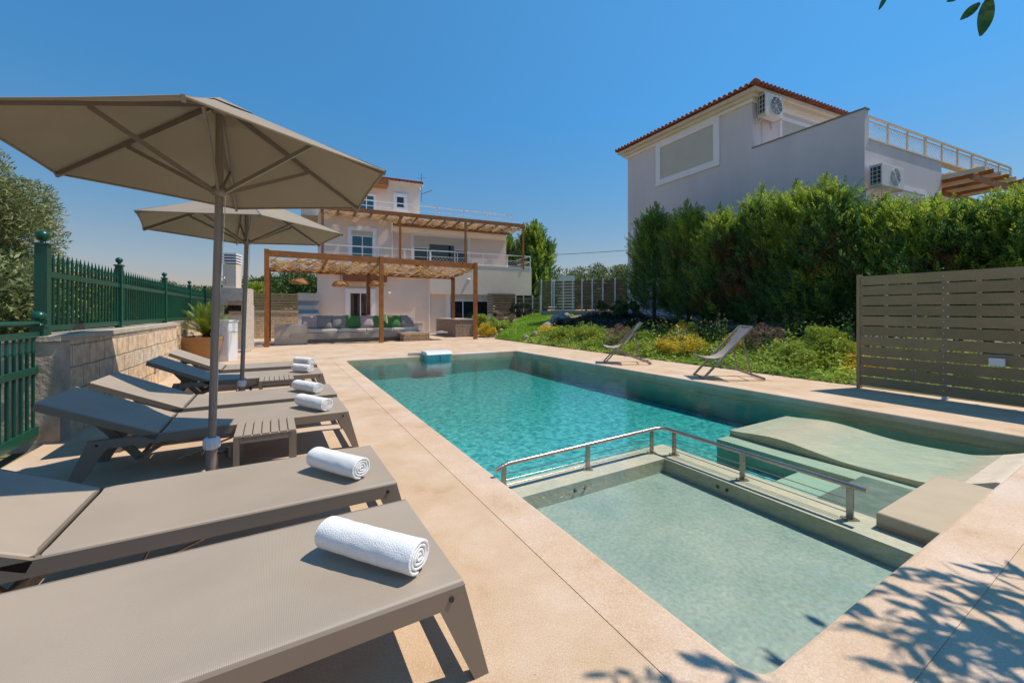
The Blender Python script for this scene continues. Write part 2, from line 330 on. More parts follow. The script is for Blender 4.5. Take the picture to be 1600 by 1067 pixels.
def quads(name, V, m, parent=None):
    """V: (n,4,3) array of quads -> one mesh"""
    n = len(V); me = bpy.data.meshes.new(name)
    V = np.asarray(V, dtype=np.float32)
    if parent is not None:
        t = top_of(parent); V = V-np.array(t.location, dtype=np.float32)
    me.vertices.add(n*4); me.vertices.foreach_set('co', V.reshape(-1))
    me.loops.add(n*4); me.loops.foreach_set('vertex_index', np.arange(n*4, dtype=np.int32))
    me.polygons.add(n); me.polygons.foreach_set('loop_start', np.arange(0, n*4, 4, dtype=np.int32)); me.polygons.foreach_set('loop_total', np.full(n, 4, dtype=np.int32))
    me.materials.append(m); me.update(); me.validate()
    o = bpy.data.objects.new(name, me); obj_link(o)
    if parent is not None: o.parent = parent
    return o
def unit(a): return a/np.maximum(np.linalg.norm(a, axis=-1, keepdims=True), 1e-6)
def leaves(C, L, W, axis=None, spread=1.0):
    """leaf quads (rhombus) at centres C with lengths L, widths W; axis = preferred direction of the leaf"""
    n = len(C); d = rng.normal(size=(n, 3))
    if axis is not None: d = unit(np.asarray(axis))+d*spread*.6
    d = unit(d); s = unit(np.cross(d, rng.normal(size=(n, 3)))); L = np.broadcast_to(L, n)[:, None]*(.7+.6*rng.random((n, 1))); W = np.broadcast_to(W, n)[:, None]*(.7+.6*rng.random((n, 1)))
    return np.stack([C-d*L*.5, C+s*W*.5-d*L*.05, C+d*L*.5, C-s*W*.5-d*L*.05], axis=1)
def ball(n, r=1.0, shell=.0):
    p = unit(rng.normal(size=(n, 3))); q = rng.random((n, 1))**(1/3); q = shell+(1-shell)*q; return p*q*r

def tree(name, label, cat, base, h, rad, clumps, per, leaf, lw, m, group=None, trunk=True, low=.3, clump_r=.35, axis_out=.3, tr=.07, seed=1, m2=None, squash=.8):
    """trunk with limbs, crown of many leaf clumps with gaps between them"""
    global rng
    rng = np.random.default_rng(seed)
    t = thing(name, label, cat, base, 0, group); b = np.array(base)
    zc = h*(low+1)/2; hz = h*(1-low)/2
    cc = ball(clumps, 1.0, .35)*np.array([rad, rad, hz*1.0])+np.array([0, 0, zc])
    cc[:, 2] = np.clip(cc[:, 2], h*low*.8, h*1.0)
    cr = clump_r*(.6+.8*rng.random(clumps))
    C = []; A = []
    for c, r in zip(cc, cr):
        k = int(per*(r/clump_r)**1.5); p = ball(k, 1, .2)*np.array([r, r, r*squash]); C.append(c+p); A.append(unit(p+(c-np.array([0, 0, zc]))*.6)+np.array([0, 0, .2]))
    C = np.concatenate(C)+b; A = np.concatenate(A)
    if m2 is not None:
        k = rng.random(len(C)) < .3
        quads('foliage', leaves(C[~k], leaf, lw, A[~k], 1.2), m, t); quads('foliage', leaves(C[k], leaf, lw, A[k], 1.2), m2, t)
    else: quads('crown', leaves(C, leaf, lw, A, 1.2), m, t)
    if trunk:
        mb = MB(); top = Vector(base)+Vector((rng.normal()*.08, rng.normal()*.08, h*low+.15*h))
        mb.tube([Vector(base)-Vector((0,0,.2)), Vector(base)+Vector((.03, 0, h*low*.5)), top], [tr*1.5, tr, tr*.7], 8)
        for c in cc[:10]:
            e = Vector(c)+Vector(base); mid = (top+e)/2+Vector((0, 0, -.08*h)); mb.tube([top-Vector((0,0,.1)), mid, e], [tr*.5, tr*.3, tr*.1], 5)
        mb.build('trunk', M['bark'], t)
    return t

def sprays(C, A, L, W, k=5):
    """feathery conifer sprays: fans of narrow blades"""
    n = len(C); A = unit(A); S = unit(np.cross(A, rng.normal(size=(n, 3)))); out = []
    for i in range(k):
        f = (i/(k-1)-.5)*2 if k > 1 else 0
        d = unit(A*1.0+S*f*.75); base = C+A*(L*.1*(1-abs(f))); l = L*(1-.35*abs(f))*(.75+.5*rng.random((n, 1))); s = unit(np.cross(d, np.cross(A, S)))
        out.append(np.stack([base, base+d*l*.55+s*W*.5, base+d*l, base+d*l*.45-s*W*.5], axis=1))
    return np.concatenate(out)

def boughs(O_, D, L, k, wd):
    """flattened feathery plumes: pairs of short blades along each axis"""
    n = len(O_); D = unit(D); S = unit(np.cross(D, rng.normal(size=(n, 3)))); Nn = np.cross(D, S); out = []
    for i in range(k):
        s = (i+.5)/k; c = O_+D*(L*s)[:, None]+Nn*(L*.10*s*s)[:, None]+rng.normal(size=(n, 3))*.006
        bl = (L*(.36*(1-s)**.8+.05)*(.75+.5*rng.random(n)))[:, None]
        for sg in (-1, 1):
            d = unit(D*(.75+.5*s)+S*sg*(1.0-.5*s)+rng.normal(size=(n, 3))*.16); w = unit(np.cross(d, Nn+rng.normal(size=(n, 3))*.4))*wd
            out.append(np.stack([c, c+d*bl*.5+w*.5, c+d*bl, c+d*bl*.5-w*.5], axis=1))
    return np.stack(out, axis=1).reshape(-1, 4, 3), 2*k
def conifer(name, label, base, h, rad, n, m, m2, group=None, seed=1, low=.12, L=.45, W=.02, up=.9, tips=10, power=.4, brown=0, k=11):
    global rng
    rng = np.random.default_rng(seed)
    t = thing(name, label, 'conifer', base, 0, group); b = np.array(base)
    h0 = h; h = h*.86
    zz = low+(1-low)*rng.random(n)**.85; th = rng.random(n)*6.283
    prof = np.clip(1-zz, 0, 1)**power*np.clip((zz-low*.3)*5, .35, 1)
    lob = 1+.17*np.sin(th*3+zz*8+seed)+.14*np.sin(th*6-zz*13)+.12*rng.normal(size=n)
    r = rad*prof*lob*np.where(rng.random(n) < .35, rng.random(n)*.6+.2, .88)
    rd = np.stack([np.cos(th), np.sin(th), np.zeros(n)], 1); O_ = rd*r[:, None]; O_[:, 2] = zz*h-.25*L*h/5
    D = rd*(.75-.3*zz)[:, None]+np.array([0, 0, up])+rng.normal(size=(n, 3))*.28; LL = L*(.6+.7*rng.random(n))
    tp = []; td = []; tl = []
    for j in range(tips):
        a = rng.random()*6.28; q = rng.random()*rad*.75 if j else rad*.08; hh = h*(.93-.22*(q/rad)**1.5+.12*rng.random()) if j else h0*.97
        for i in range(16):
            z = hh*(1-.16*i/16); tp.append([q*math.cos(a)+rng.normal()*.02, q*math.sin(a)+rng.normal()*.02, z]); an = rng.random()*6.28; sp = .25+.5*i/16; td.append([math.cos(an)*sp, math.sin(an)*sp, 1.]); tl.append(L*(.35+.6*i/16))
    O_ = np.concatenate([O_, np.array(tp)])+b; D = np.concatenate([D, np.array(td)]); LL = np.concatenate([LL, np.array(tl)])
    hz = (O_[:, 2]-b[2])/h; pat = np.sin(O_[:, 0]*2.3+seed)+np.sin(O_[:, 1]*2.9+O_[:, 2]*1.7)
    lite = rng.random(len(O_)) < np.clip(-.30+1.15*hz+.22*pat, .02, .97)  # sunlit tops painted in: higher boughs more often get the lit needle colour
    br = np.zeros(len(O_), bool)
    if brown > 0:
        cen = b+ball(4, 1, .6)*np.array([rad*.8, rad*.8, h*.3])+np.array([0, 0, h*.5]); d = np.min(np.linalg.norm(O_[:, None, :]-cen[None], axis=2), axis=1); br = (d < brown) & (rng.random(len(O_)) < .55)
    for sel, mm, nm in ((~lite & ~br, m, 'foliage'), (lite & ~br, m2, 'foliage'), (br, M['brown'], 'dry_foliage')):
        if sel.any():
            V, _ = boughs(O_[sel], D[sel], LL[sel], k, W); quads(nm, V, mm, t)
    MB().tube([Vector(base)-Vector((0, 0, .3)), Vector(base)+Vector((.02, .02, h*.4)), Vector(base)+Vector((0, 0, h*.85))], [.09, .06, .015], 8).build('trunk', M['bark'], t)
    return t
# ------------------------------------------------------------------ the setting: pool, deck, ground
PW, PL = 5.03, 10.3; WZ = -.08; FZ = -.56
def poly_uv(name, rects, z, m, kind=True):
    mb = MB()
    for (u0, u1, v0, v1) in rects: mb.add([U(u0,v0,z), U(u1,v0,z), U(u1,v1,z), U(u0,v1,z)], [(0,1,2,3)])
    o = mb.build(name, m); 
    if kind: struct(o)
    return o
cw = .27
poly_uv('deck_bedding', [(-.4,PW+.4,-.4,-.2), (-.4,PW+.4,PL+.2,PL+.4), (-.4,-.2,-.2,PL+.2), (PW+.2,PW+.4,-.2,PL+.2)], -.0025, M['deck'])
poly_uv('pool_deck', [(-3.35,-cw,-6,24), (-cw,PW+cw,-6,-cw), (-cw,PW+cw,PL+cw,24), (PW+cw,6.95,-6,24), (6.95,8.3,15.6,20.4)], 0, M['deck'])
# coping ring, rounded at the corners
def rrect(u0, u1, v0, v1, r, n=6):
    pts = []
    for (cu, cv, a0) in ((u1-r, v0+r, -90), (u1-r, v1-r, 0), (u0+r, v1-r, 90), (u0+r, v0+r, 180)):
        for i in range(n+1):
            a = R(a0+90*i/n); pts.append((cu+r*math.cos(a), cv+r*math.sin(a)))
    return pts
inn = rrect(0, PW, 0, PL, .09); out = rrect(-cw+.001, PW+cw-.001, -cw+.001, PL+cw-.001, .002)
mb = MB(); loops = []
for pts, off, z in ((out, 0, -.0015), (out, 0, .003), (inn, .02, .003), (inn, .007, -.001), (inn, 0, -.012), (inn, 0, -.2)):
    cu, cv = PW/2, PL/2
    lp = []
    for (u, v) in pts:
        k = off; du = -1 if u < cu else 1; dv = -1 if v < cv else 1
        lp.append(U(u+du*k, v+dv*k, z))
    loops.append(lp)
n = len(inn)
for a, b in zip(loops[:-1], loops[1:]):
    mb.add(a+b, [(i, (i+1)%n, n+(i+1)%n, n+i) for i in range(n)], False)
struct(mb.build('pool_coping', M['coping']))
# basin walls below the coping
mb = MB(); a = [U(u, v, -.2) for u, v in inn]; b = [U(u, v, FZ) for u, v in inn]
mb.add(a+b, [(i, (i+1)%n, n+(i+1)%n, n+i) for i in range(n)]); struct(mb.build('pool_wall', M['poolwall']))
poly_uv('pool_floor', [(-.05, PW+.05, 1.9, PL+.05)], FZ, M['mosaic'])
poly_uv('shallow_pool_floor', [(-.05, 1.72, -.05, 1.80)], -.235, M['poolshallow'])
def ubox(mb, u0, u1, v0, v1, z0, z1):
    return mb.hexa([U(u0,v0,z0),U(u1,v0,z0),U(u1,v1,z0),U(u0,v1,z0),U(u0,v0,z1),U(u1,v0,z1),U(u1,v1,z1),U(u0,v1,z1)])
# L-shaped divider between the paddling pool and the deep pool
mb = MB(); ubox(mb, .0, 2.0, 1.78, 2.07, FZ-.02, -.115); ubox(mb, 1.68, 2.0, -.03, 1.78, FZ-.02, -.1155); struct(mb.build('pool_divider', M['poolcement']))
# inlets in the divider
mb = MB()
for (u, v, ax) in ((.62, 1.776, 'v'), (.72, 1.776, 'v'), (1.677, 1.25, 'u'), (1.677, 1.17, 'u')):
    c = Vector(U(u, v, -.175)); d = Vector((AV[0], AV[1], 0)) if ax == 'v' else Vector((BV[0], BV[1], 0)); mb.tube([c-d*.006, c+d*.01], .013, 10)
struct(mb.build('pool_inlet', M['dark']))
# sun ledge, steps and the wave-shaped lying bench
mb = MB(); ubox(mb, 2.90, 4.6, -.03, 2.06, FZ-.03, -.20); struct(mb.build('pool_ledge', M['poolcement']))
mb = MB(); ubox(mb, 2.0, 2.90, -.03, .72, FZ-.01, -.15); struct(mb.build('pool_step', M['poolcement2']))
mb = MB(); ubox(mb, 2.0, 2.90, .72, 1.18, FZ-.015, -.26); struct(mb.build('pool_step', M['poolcement']))
mb = MB(); ubox(mb, 2.0, 2.90, 1.18, 1.66, FZ-.012, -.40); struct(mb.build('pool_step', M['mosaic']))
mb = MB()
u0, u1, v0, v1, z0, z1 = 1.86, 3.00, -.03, .29, -.3, -.016
ubox(mb, u0, u1, v0, v1, z0, z1-.006); q = .006
mb.add([U(u0,v0,z1-q),U(u1,v0,z1-q),U(u1,v1,z1-q),U(u0,v1,z1-q),U(u0+q,v0+q,z1),U(u1-q,v0+q,z1),U(u1-q,v1-q,z1),U(u0+q,v1-q,z1)], [(0,1,5,4),(1,2,6,5),(2,3,7,6),(3,0,4,7),(4,5,6,7)])
struct(mb.build('pool_entry_step', M['stepstone']))
def wavez(v, s):      # profile along the bench: hump, dip, then up to the deck
    t = v/2.06
    z = -.145+.048*math.exp(-((v-1.55)/.36)**2)-.015*math.exp(-((v-.85)/.3)**2)+.15*max(0, 1-v/.42)**1.4
    return min(z, .0)
mb = MB(); nu, nv = 10, 60
ul, ur = 3.15, 4.42
mb.grid(lambda a, c: U(ul+(ur-ul)*a, -.02+2.08*c, wavez(-.02+2.08*c, a)), nu, nv)
for uu in (ul, ur):
    mb.grid(lambda a, c: U(uu, -.02+2.08*c, FZ+(wavez(-.02+2.08*c, 0)-FZ)*a), 1, nv)
mb.add([U(ul,2.06,FZ), U(ur,2.06,FZ), U(ur,2.06,wavez(2.06,0)), U(ul,2.06,wavez(2.06,0))], [(0,1,2,3)])
struct(mb.build('pool_wave_bench', M['poolcement']))
# water surface
mb = MB(); ubox(mb, -.06, PW+.06, -.06, PL+.06, FZ-.12, WZ); wo = struct(mb.build('pool_water', M['water']))

# terrain
def sm(x): x = max(0., min(1., x)); return x*x*(3-2*x)
def hterr(u, v):
    if u <= 6.95: return 0.
    hm = .48+.72*sm((v-6.5)/5.5); return hm*(1-math.exp(-(u-6.95)/3.0))
def ground_h(u, v):
    if -3.36 < u < 6.94 and -6.01 < v < 24.01: return -1.5
    if 6.94 <= u < 8.32 and 15.55 < v < 20.5: return -.3
    if u <= -3.36: return -.06+.25*sm((v-24)/15)
    if u > 6.94: return hterr(u, v)-.012
    return .25*sm((v-24)/15)
us = [-400,-150,-60,-30,-15,-8,-5,-3.37,-3.35]+[-1,2,4,6.93,6.95]+[6.95+.25*i for i in range(1, 30)]+[16,20,30,60,150,400]
vs_ = [-300,-80,-20,-6.02,-6.0]+[-4+.5*i for i in range(0, 56)]+[24.02,26,28,31,35,40,50,70,120,250,500]
mb = MB(); W_ = len(us)
mb.add([U(u, v, ground_h(u, v)) for v in vs_ for u in us], [(j*W_+i, j*W_+i+1, (j+1)*W_+i+1, (j+1)*W_+i) for j in range(len(vs_)-1) for i in range(W_-1)], True)
struct(mb.build('ground', M['dirt']))
# lawn path climbing between the planters
def lawn_edges(u):
    return 13.3+.62*max(0, u-7.6)**1.1+.10*math.sin(u*2), 15.55+1.0*(u-7.0)
mb = MB()
def lf(a, c):
    u = 6.955+11*a; l0, l1 = lawn_edges(u); v = l0+(l1-l0)*c; return U(u, v, hterr(u, v)+.03+.02*math.sin(u*3)*math.sin(v*2.3))
mb.grid(lf, 60, 16); struct(mb.build('lawn', M['lawn']))
# short blades on the lawn
rng = np.random.default_rng(5); C = []
for i in range(15000):
    u = 6.98+9*rng.random()**1.2; l0, l1 = lawn_edges(u); v = l0+(l1-l0)*rng.random(); C.append(U(u, v, hterr(u, v)+.05))
C = np.array(C); tag(quads('grass', leaves(C, .11, .018, np.tile([0,0,1.], (len(C),1)), .8), mat('grass_blades', (.30, .48, .035), .7, .2, 1, trans=.3, island=.35, hue=.03)), 'short green grass blades covering the sloping lawn', 'grass', kind='stuff')
# rocks along the lawn edge
def rock(x, y, z, r, seed, label):
    g = random.Random(seed); mb = MB(); mb.sphere((0,0,0), r, 10, 7, (1, .8, .7)); k = [g.random()*6 for _ in range(6)]
    mb.v = [(p[0]*(1+.22*math.sin(9/r*.1*p[1]*3+k[0])), p[1]*(1+.2*math.sin(p[2]/r*2.5+k[1])), p[2]*(1+.22*math.sin(p[0]/r*2.2+k[2]))) for p in mb.v]; mb.sm = [False]*len(mb.f)
    o = mb.build('rock', M['rock']); o.location = (x, y, z); o.rotation_euler = (0, 0, k[3]); return tag(o, label, 'rock', 'rocks edging the lawn')
for i, (du, sz) in enumerate(((.25,.17),(.7,.2),(1.25,.15),(1.6,.26),(2.05,.2),(2.35,.3),(2.75,.24),(3.1,.34),(3.6,.28),(4.1,.25))):
    u = 7.0+du; v = lawn_edges(u)[0]-.12; x, y, _ = U(u, v); rock(x, y, hterr(u, v)+sz*.25, sz, i, 'pale rock in the row edging the green lawn above the flower bed')
for i, (du, sz) in enumerate(((.3,.09),(.8,.13),(1.3,.1),(1.9,.13),(2.4,.11))):
    u = 7.0+du; v = lawn_edges(u)[1]+.1; x, y, _ = U(u, v); rock(x, y, hterr(u, v)+.02, sz, 40+i, 'small flat rock edging the lawn beside the stone planters')

# ------------------------------------------------------------------ stone retaining wall and iron fence on the left
WU = -3.26
def wp(v, off=0, z=0): return U(WU+off, v, z)
t = thing('stone_wall', 'low retaining wall of pale stone blocks below the green fence', 'wall', wp(7.3))
mb = MB(); ubox(mb, WU-.35, WU, 5.0, 9.85, -.1, .96); mb.build('wall_body', M['wallstone'], t)
mb = MB(); ubox(mb, WU-.42, WU-.36, 4.78, 5.0, -.1, .955); ubox(mb, WU-.36, WU+.012, 4.78, 4.998, -.1, .955); mb.build('end_pier', M['render_w'], t)
mb = MB(); ubox(mb, WU-.38, WU+.02, 4.76, 9.88, .961, 1.01); mb.build('coping', M['capstone'], t)
mb = MB(); ubox(mb, WU-.6, WU-.22, 9.88, 18.5, -.1, .985); mb.build('rear_section', M['wallstone'], t)
# tap boxes on the wall
for v in (6.15, 8.15):
    mb = MB(); ubox(mb, WU+.002, WU+.07, v, v+.13, .32, .46); tag(mb.build('junction_box', M['frame']), 'small grey outlet box on the stone wall behind the %s loungers' % ('middle' if v < 7 else 'far'), 'outlet box')

FU = WU-.2
def fence_post(x, y, z0, z1, w, ball, parent, m=M['green']):
    mb = MB(); c, s = math.cos(ANG_A), math.sin(ANG_A)
    def rb(x0, x1, y0, y1, za, zb):
        pts = [(x0,y0),(x1,y0),(x1,y1),(x0,y1)]; mb.hexa([(x+a*c-b*s, y+a*s+b*c, za) for a, b in pts]+[(x+a*c-b*s, y+a*s+b*c, zb) for a, b in pts])
    h = w/2; rb(-h, h, -h, h, z0, z1); rb(-h-.012, h+.012, -h-.012, h+.012, z1+.0005, z1+.02)
    p = mb.build('post', m, parent)
    b = MB(); b.tube([(x,y,z1+.02),(x,y,z1+.035),(x,y,z1+.05)], [w*.36, w*.22, w*.3], 14); b.sphere((x,y,z1+.05+ball*.85), ball, 18, 12); b.build('finial', m, p)
t = thing('iron_fence', 'dark green iron fence with spear pickets along the stone wall', 'fence', U(FU, 4.95, .96))
posts = [(5.06, .088, .052), (7.25, .075, .042), (9.9, .075, .042), (12.5, .075, .042), (14.9, .075, .042), (17.4, .075, .042)]
for v, w, bl in posts:
    x, y, _ = U(FU, v); fence_post(x, y, .3 if v < 5 else .99, 1.90, w, bl, t)
for i in range(len(posts)-1):
    va, vb = posts[i][0]+posts[i][1]/2, posts[i+1][0]-posts[i+1][1]/2
    for z, hh in ((1.075, .06), (1.62, .06)):
        mb = MB(); mb.beam(U(FU, va, z), U(FU, vb, z), .035, hh); mb.build('rail', M['green'], t)
    mb = MB(); k = int((vb-va)/.108)
    for j in range(k):
        v = va+(j+.5)*(vb-va)/k; x, y, _ = U(FU, v)
        mb.tube([(x,y,1.05),(x,y,1.72),(x,y,1.735),(x,y,1.745),(x,y,1.76),(x,y,1.86)], [.0125,.0125,.018,.012,.016,.001], 6, False)
    mb.build('picket_panel', M['green'], t)
# gate below
gx, gy = P(58, 694); ga = (P(0, 697)[0]-gx, P(0, 697)[1]-gy); gx, gy = gx-.04, gy+.05
gd = Vector((AV[0]*-1+.10, AV[1]*-1-.10, 0)).normalized()
t = thing('iron_gate', 'lower green iron gate beside the stone wall end', 'gate', (gx, gy, 0))
fence_post(gx, gy, 0, 1.10, .095, .054, t)
G = lambda s, z: (gx+gd.x*s, gy+gd.y*s, z)
for z, hh in ((1.16, .045), (1.03, .05), (.70, .06), (.13, .085)):
    if z > 1.1: continue
    mb = MB(); mb.beam(G(.06, z), G(3.2, z), .05, hh); mb.build('rail', M['green'], t)
mb = MB(); mb.tube([G(.03, 1.135), G(3.2, 1.16)], .022, 10); mb.build('top_rail', M['green'], t)
mb = MB()
for j in range(28):
    s = .12+j*.115; x, y, _ = G(s, 0); mb.tube([(x,y,.12),(x,y,.86),(x,y,.875),(x,y,.89),(x,y,1.02)], [.013,.013,.019,.014,.012], 6, False)
mb.build('picket_panel', M['green'], t)

# ------------------------------------------------------------------ slatted privacy fence on the right
a = Vector((5.67, 6.66, 0)); b = Vector((6.41, 5.13, 0)); fd = (b-a).normalized(); fn = Vector((fd.y, -fd.x, 0))
if fn.dot(Vector((-1, 0, 0))) < 0: fn = -fn
t = thing('slat_fence', 'olive brown slatted privacy fence beside the pool edge', 'fence', tuple(a))
FH = 1.83; NS = 11; sh = (FH-.06)/NS; LEN = 4.6
MB().bbox(0,1,0,1,0,1)
def fbox(mb, s0, s1, o0, o1, z0, z1):
    c = []
    for z in (z0, z1):
        for s, o in ((s0,o0),(s1,o0),(s1,o1),(s0,o1)): p = a+fd*s+fn*o; c.append((p.x, p.y, z))
    return mb.hexa(c)
for j in range(NS):
    mb = MB(); zb = .055+j*sh+(.0 if j else -.0); ov = .004*math.sin(j*2.3)
    fbox(mb, .0, LEN, -.0+ov, .02+ov, zb, zb+sh-.017); mb.build('board', M['board'], t)
mb = MB(); fbox(mb, -.045, -.001, -.06, .03, .0, FH+.005); mb.build('post', M['board'], t)
for s in (.95, 1.95, 2.9, 3.9):
    mb = MB(); fbox(mb, s, s+.06, -.062, -.006, 0, FH-.02); mb.build('post', M['galv'], t)
mb = MB()
for s in (.03, .98, 1.98, 2.93):
    for j in range(NS+1):
        p = a+fd*s+fn*.021+Vector((0,0,.055+min(j, NS-.3)*sh+.075)); mb.tube([p, p+fn*.007], .007 if s > .5 else .004, 8)
mb.build('screw', M['galv'], t)
mb = MB()
for k in range(14):
    fbox(mb, .30+k*.33, .34+k*.33, -.03, -.008, .06, FH-.05)
mb.build('batten', M['cream'], t)
mb = MB(); fbox(mb, 1.42, 1.56, .03, .07, .54, .64); tag(mb.build('outlet_box', M['plastic']), 'white outlet box fixed on the slatted fence', 'outlet box')

# ------------------------------------------------------------------ sun loungers
def make_lounger():
    """local: foot end at x=0, head towards -x, y 0..0.72"""
    t = thing('sun_lounger', 'x', 'sun lounger', (0,0,0), 0, 'sun loungers beside the pool')
    Wd = .72; zt = .335; fr = M['frame']; Lr = 1.72; hx = -1.33
    for y in (.018, Wd-.018):
        mb = MB(); mb.prism([(0, y-.018, zt), (-Lr, y-.018, zt), (-Lr+.03, y-.018, zt-.062), (-.045, y-.018, zt-.062)], (0, .036, 0)); mb.build('side_rail', fr, t, False)
        mb = MB(); mb.prism([(-.003, y-.0185, zt), (-.088, y-.0185, zt-.0625), (.035, y-.0185, 0), (.088, y-.0185, 0)], (0, .037, 0)); mb.build('leg', fr, t, False)
        mb = MB(); mb.prism([(-Lr+.003, y-.0185, zt), (-Lr+.10, y-.0185, zt-.0625), (-Lr-.06, y-.0185, 0), (-Lr-.125, y-.0185, 0)], (0, .037, 0)); mb.build('leg', fr, t, False)
    for x, z in ((-.02, zt-.03), (.03, .09), (-1.30, zt-.045), (-.66, zt-.05)):
        mb = MB(); mb.box(x-.02, x+.02, .037, Wd-.037, z-.02, z+.02); mb.build('cross_bar', fr, t, False)
    # taut sling over the bed with a stitched hem along each side
    def slg(x0, z0, x1, z1):
        mb = MB(); nrm = Vector((z0-z1, 0, x1-x0)).normalized()
        if nrm.z < 0: nrm = -nrm
        def f(a, c):
            y = .012+(Wd-.024)*c; e = min(c, 1-c)*Wd; sag = -.016*math.sin(math.pi*c)*math.sin(math.pi*a); hem = .0035 if .012 < e < .04 else 0
            rnd = -.012*max(0, 1-e/.012) if e < .012 else 0
            return (x0+(x1-x0)*a+nrm.x*(sag+hem+.004), y, z0+(z1-z0)*a+sag+hem+.004+rnd)
        cs = [0,.008,.018,.022,.05,.055]+[.1+.8*i/14 for i in range(15)]+[.945,.95,.978,.982,.992,1.]
        rows = 24; vs = [f(i/rows, c) for c in cs for i in range(rows+1)]; w = rows+1
        mb.add(vs, [(j*w+i, j*w+i+1, (j+1)*w+i+1, (j+1)*w+i) for j in range(len(cs)-1) for i in range(rows)], True); return mb
    slg(-.002, zt, hx+.012, zt).build('seat_sling', M['sling'], t, False)
    ang = R(25); L2 = .70; tx, tz = hx-.012-L2*math.cos(ang), zt+L2*math.sin(ang)
    br = bpy.data.objects.new('backrest', None); obj_link(br); br.parent = t
    for y in (.018, Wd-.018):
        mb = MB(); mb.beam((hx-.012, y, zt-.022), (tx, y, tz-.022), .036, .045); mb.build('back_frame', fr, br, False)
    mb = MB(); mb.beam((tx+.015, .036, tz-.03), (tx+.015, Wd-.036, tz-.03), .036, .03); mb.build('back_bar', fr, br, False); mb = MB(); mb.beam((hx-.03, .036, zt-.026), (hx-.03, Wd-.036, zt-.026), .03, .03); mb.build('back_bar', fr, br, False)
    slg(hx-.012, zt, tx, tz).build('back_sling', M['sling'], br, False)
    mb = MB(); mb.beam((hx-.012, .02, zt+.002), (hx-.012, Wd-.02, zt+.002), .016, .012); mb.build('hinge', M['frame'], t, False)
    for y in (.16, Wd-.16):      # prop that holds the backrest up
        mb = MB(); mb.beam((hx-.42, y, zt+.16), (hx-.14, y, .14), .022, .05); mb.beam((hx-.14, y, .14), (hx+.08, y, zt-.06), .02, .03); mb.build('prop', fr, t, False)
    for x in (-.05, -Lr+.05):
        for y, d in ((-.0005, -1), (Wd+.0005, 1)):
            mb = MB(); mb.tube([(x, y, zt-.032), (x, y+d*.004, zt-.032)], .009, 10); mb.build('bolt', M['dark'], t, False)
    mb = MB(); mb.tube([(hx-.14, .04, .14), (hx-.14, Wd-.04, .14)], .014, 8); mb.build('prop_bar', fr, t, False)
    mb = MB(); mb.tube([(hx+.25, .05, .12), (hx+.25, Wd-.05, .12)], .008, 6); mb.tube([(hx+.60, .1, zt-.07), (hx+.1, .1, .10)], .008, 6); mb.build('strut', M['steel'], t, False)
    return t
lo = make_lounger()
LUV = -.875
descr = ['taupe sun lounger nearest the camera with its backrest out of frame',
 'taupe sun lounger behind the nearest one, umbrella shade on its backrest',
 'taupe sun lounger behind the nearer umbrella pole and slatted table',
 'taupe sun lounger between the two umbrellas, backrest half in shade',
 'taupe sun lounger behind the farther umbrella and table',
 'farthest taupe sun lounger in front of the terracotta planter']
lv = [.49, 1.41, 3.20, 4.10, 5.82, 6.98]; loungers = []
for i, v in enumerate(lv):
    o = lo if i == 0 else copy_tree(lo); o['label'] = descr[i]
    o.location = U(LUV, v, 0); o.rotation_euler = (0, 0, ANG_B+R(random.uniform(-.5, .5))); loungers.append(o)
# towels
def make_towel():
    t = thing('rolled_towel', 'x', 'towel', (0,0,0), 0, 'rolled white towels on the loungers'); L = .43; turns = 3.72; r0, r1 = .010, .063; th = .0115; N_ = 110
    def rad(a): return r0+(r1-r0)*(a/(turns*2*math.pi))
    mb = MB(); rr = random.Random(3)
    def ring(x, wob):
        o = []; 
        for i in range(N_+1):
            a = turns*2*math.pi*i/N_; r = rad(a)+wob*math.sin(a*3+x*9)*.0012
            o.append((x, r*math.cos(a)*1.08, max(r*math.sin(a)*.94, -.058)))
        return o
    xs = [0, .004]+[.02+(L-.04)*i/8 for i in range(9)]+[L-.004, L]
    O_ = [ring(x+(0), 1) for x in xs]; I_ = []
    for x, ro in zip(xs, O_):
        I_.append([(x, p[1]*(1-th/max(.012, math.hypot(p[1], p[2]))), p[2]*(1-th/max(.012, math.hypot(p[1], p[2])))) for p in ro])
    w = N_+1; vo = [p for r_ in O_ for p in r_]; vi = [p for r_ in I_ for p in r_]; k = len(vo)
    fs = []
    for j in range(len(xs)-1):
        for i in range(N_): fs.append((j*w+i, j*w+i+1, (j+1)*w+i+1, (j+1)*w+i)); fs.append((k+j*w+i, k+(j+1)*w+i, k+(j+1)*w+i+1, k+j*w+i+1))
    for j in (0, len(xs)-1):
        for i in range(N_): fs.append((j*w+i, j*w+i+1, k+j*w+i+1, k+j*w+i))
    for j in range(len(xs)-1): fs.append((j*w+N_, (j+1)*w+N_, k+(j+1)*w+N_, k+j*w+N_)); fs.append((j*w, (j+1)*w, k+(j+1)*w, k+j*w))
    mb.add(vo+vi, fs, True); o = mb.build('terry_roll', M['towel'], t, False)
    # soft lumpy pile on the outside
    sub = o.modifiers.new('s', 'SUBSURF'); sub.levels = sub.render_levels = 1
    tx = bpy.data.textures.new('pile', 'CLOUDS'); tx.noise_scale = .035; dm = o.modifiers.new('d', 'DISPLACE'); dm.texture = tx; dm.strength = .0055; dm.mid_level = .5
    mb = MB(); mb.tube([(.012, 0, 0), (L-.012, 0, 0)], .018, 10); mb.build('core', M['towel_edge'], t, False)
    return t
tw = make_towel()
tloc = [(P(511, 826, .40), P(660, 873, .40)), (P(493, 710, .40), P(569, 730, .40)), None, None, None, None]
